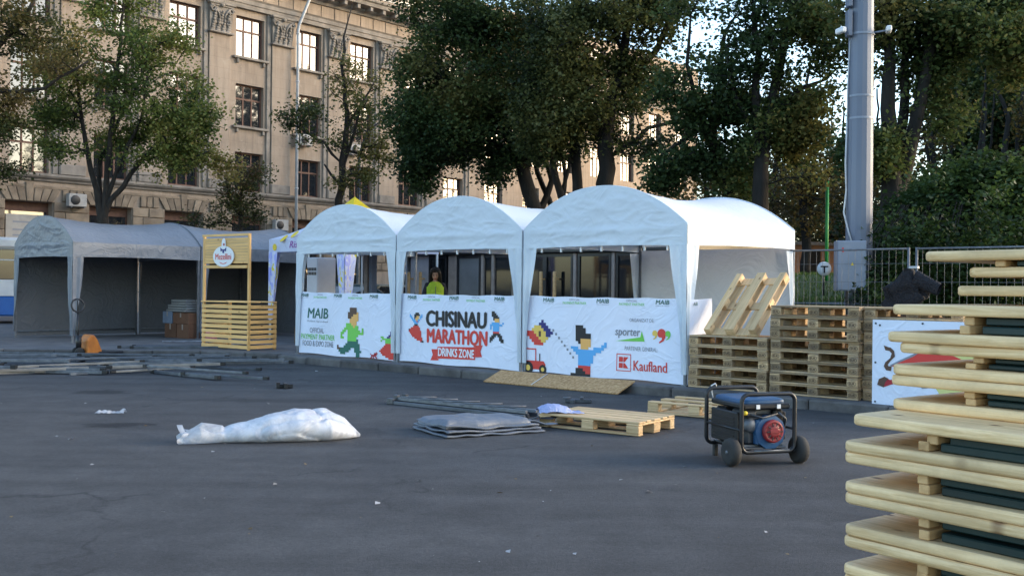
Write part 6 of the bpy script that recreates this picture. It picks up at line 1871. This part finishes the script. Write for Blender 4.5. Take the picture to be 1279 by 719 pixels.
bv = [(0, 0, .95), (0, 0, 1.15), (0, .01, 1.34), (0, .0, 1.44), (0, -.02, 1.52), (.16, .01, 1.38), (.23, -.02, 1.12), (.17, -.22, .98), (.13, -.30, .96), (-.16, .01, 1.38), (-.23, -.02, 1.12), (-.17, -.22, .98), (-.13, -.30, .96), (.09, 0, .88), (.10, -.01, .48), (.10, .02, .07), (.10, -.12, .03), (-.09, 0, .88), (-.10, -.01, .48), (-.10, .02, .07), (-.10, -.12, .03)]
be_ = [(0, 1), (1, 2), (2, 3), (3, 4), (2, 5), (5, 6), (6, 7), (7, 8), (2, 9), (9, 10), (10, 11), (11, 12), (0, 13), (13, 14), (14, 15), (15, 16), (0, 17), (17, 18), (18, 19), (19, 20)]
br_ = [(.15, .11), (.13, .09), (.15, .10), .06, .05, .06, .045, .034, .028, .06, .045, .034, .028, .085, .055, .04, .035, .085, .055, .04, .035]
skin_body('body', bv, be_, br_, SKIN, pe)
hd_ = MB()
def headf(p):
    q = p.copy()
    if q.y < 0: q.y *= 1.0 - .15 * max(0, q.z / .12)
    q.x *= 1 - .25 * max(0, -q.z / .12); 
    return q
hd_.ell((0, 0, 0), (.078, .095, .118), 20, 14, headf); hd_.ell((0, -.098, -.012), (.013, .018, .024), 8, 6)
for s in (-1, 1): hd_.ell((s * .078, .005, -.01), (.012, .022, .032), 8, 6)
ho_ = hd_.build('head', SKIN, pe); ho_.location = (0, -.03, 1.60); ho_.rotation_euler = (R(18), 0, R(-6))
for s in (-1, 1): MB().ell((s * .03, -.085, .008), (.013, .008, .007), 8, 5).build('eye', P['black'], ho_); MB().bx(s * .03 - .018, s * .03 + .018, -.094, -.086, .027, .033).build('eyebrow', HAIR, ho_)
MB().ell((0, -.088, -.058), (.024, .008, .009), 8, 5).build('mouth', P['dred'], ho_)
hr = MB(); hr.grid(26, 18, lambda u, v_: (lambda a, b_: ((.104 + .015 * noise.noise((a, b_ * 2, 0))) * math.cos(b_) * math.cos(a) * (1 + .25 * max(0, -math.sin(b_))), .022 + .105 * math.cos(b_) * math.sin(a) + (.02 if math.sin(a) < 0 else 0), .02 + (.125 if b_ > 0 else .27) * math.sin(b_)))(R(-55) + u * R(290), R(88) - v_ * R(160)))
hr.ell((0, -.03, .098), (.086, .055, .036), 14, 8)
for s in (-1, 1): hr.tube([(s * .03, -.075, .115), (s * .082, -.065, .06), (s * .098, -.045, -.04), (s * .102, -.025, -.15), (s * .10, -.015, -.22)], [.016, .02, .022, .028, .018], 8)
hr.build('hair', HAIR, ho_, solid=.02)
skin_body('jacket', [bv[i] for i in (1, 2, 3, 5, 6, 7, 9, 10, 11)], [(0, 1), (1, 2), (1, 3), (3, 4), (4, 5), (1, 6), (6, 7), (7, 8)], [(.15, .11), (.165, .115), .07, .072, .056, .046, .072, .056, .046], NAVY, pe)
skin_body('trousers', [(0, 0, .98), (.09, 0, .88), (.10, -.01, .48), (.10, .02, .10), (-.09, 0, .88), (-.10, -.01, .48), (-.10, .02, .10)], [(0, 1), (1, 2), (2, 3), (0, 4), (4, 5), (5, 6)], [(.165, .125), .105, .072, .06, .105, .072, .06], NAVY, pe)
vs_ = MB()
def vestf(u, v_):
    a = 2 * math.pi * u; z = .86 + .60 * v_
    w = np.interp(v_, [0, .5, .82, .95, 1], [.20, .19, .195, .14, .085]); d = np.interp(v_, [0, .5, .85, 1], [.16, .145, .14, .085])
    return (w * math.cos(a), .0 + d * math.sin(a) + .008 * math.sin(a * 9), z)
vs_.grid(34, 16, vestf, close_x=True).build('safety_vest', VEST, pe)
MB().bx(-.006, .006, -.165, -.150, .88, 1.36).build('zip', M['steel'], pe)

# ================================================================== litter
lt = tag(empty('crumpled_wrap', (-4.54, 11.72, 0), .1), 'crumpled strip of white plastic on the asphalt left of the sack', 'litter')
MB().grid(22, 8, lambda u, v_: ((u - .5) * .32, (v_ - .5) * .10 * (1 + .4 * math.sin(u * 7)), .006 + .05 * abs(noise.noise((u * 6, v_ * 4, 8)))  + (.03 if u > .85 else 0) * math.sin(v_ * 3))).build('film', M['film'], lt)
g = np.random.default_rng(91); n = 120
pos_ = []
while len(pos_) < n:
    p = ground(g.uniform(-20, 1150), 452 + 250 * g.uniform(0, 1) ** 1.6)
    pos_.append((p.x, p.y, .006))
pos_ = np.array(pos_); sz = g.uniform(.006, .028, n) * np.where(g.uniform(0, 1, n) < .1, 1.9, 1)
an = g.uniform(0, 6.28, n); d1 = np.stack([np.cos(an), np.sin(an), np.zeros(n)], 1); d2 = np.stack([-np.sin(an), np.cos(an), np.zeros(n)], 1)
up_ = np.zeros((n, 3)); up_[:, 2] = sz * g.uniform(.1, .5, n)
v = np.stack([pos_ - d1 * sz[:, None], pos_ - d2 * (sz * .6)[:, None] + up_, pos_ + d1 * sz[:, None], pos_ + d2 * (sz * .55)[:, None]], 1).reshape(-1, 3)
colr = np.array([(.40, .40, .42), (.24, .23, .22), (.20, .13, .05), (.13, .08, .03), (.30, .30, .31)])[g.integers(0, 5, n)]
tag(np_mesh('ground_scraps', v, np.arange(n * 4).reshape(-1, 4), M['grassblade'], col=np.repeat(colr, 4, 0)), 'tiny paper scraps and dry leaf bits scattered over the asphalt', 'scraps', kind='stuff')
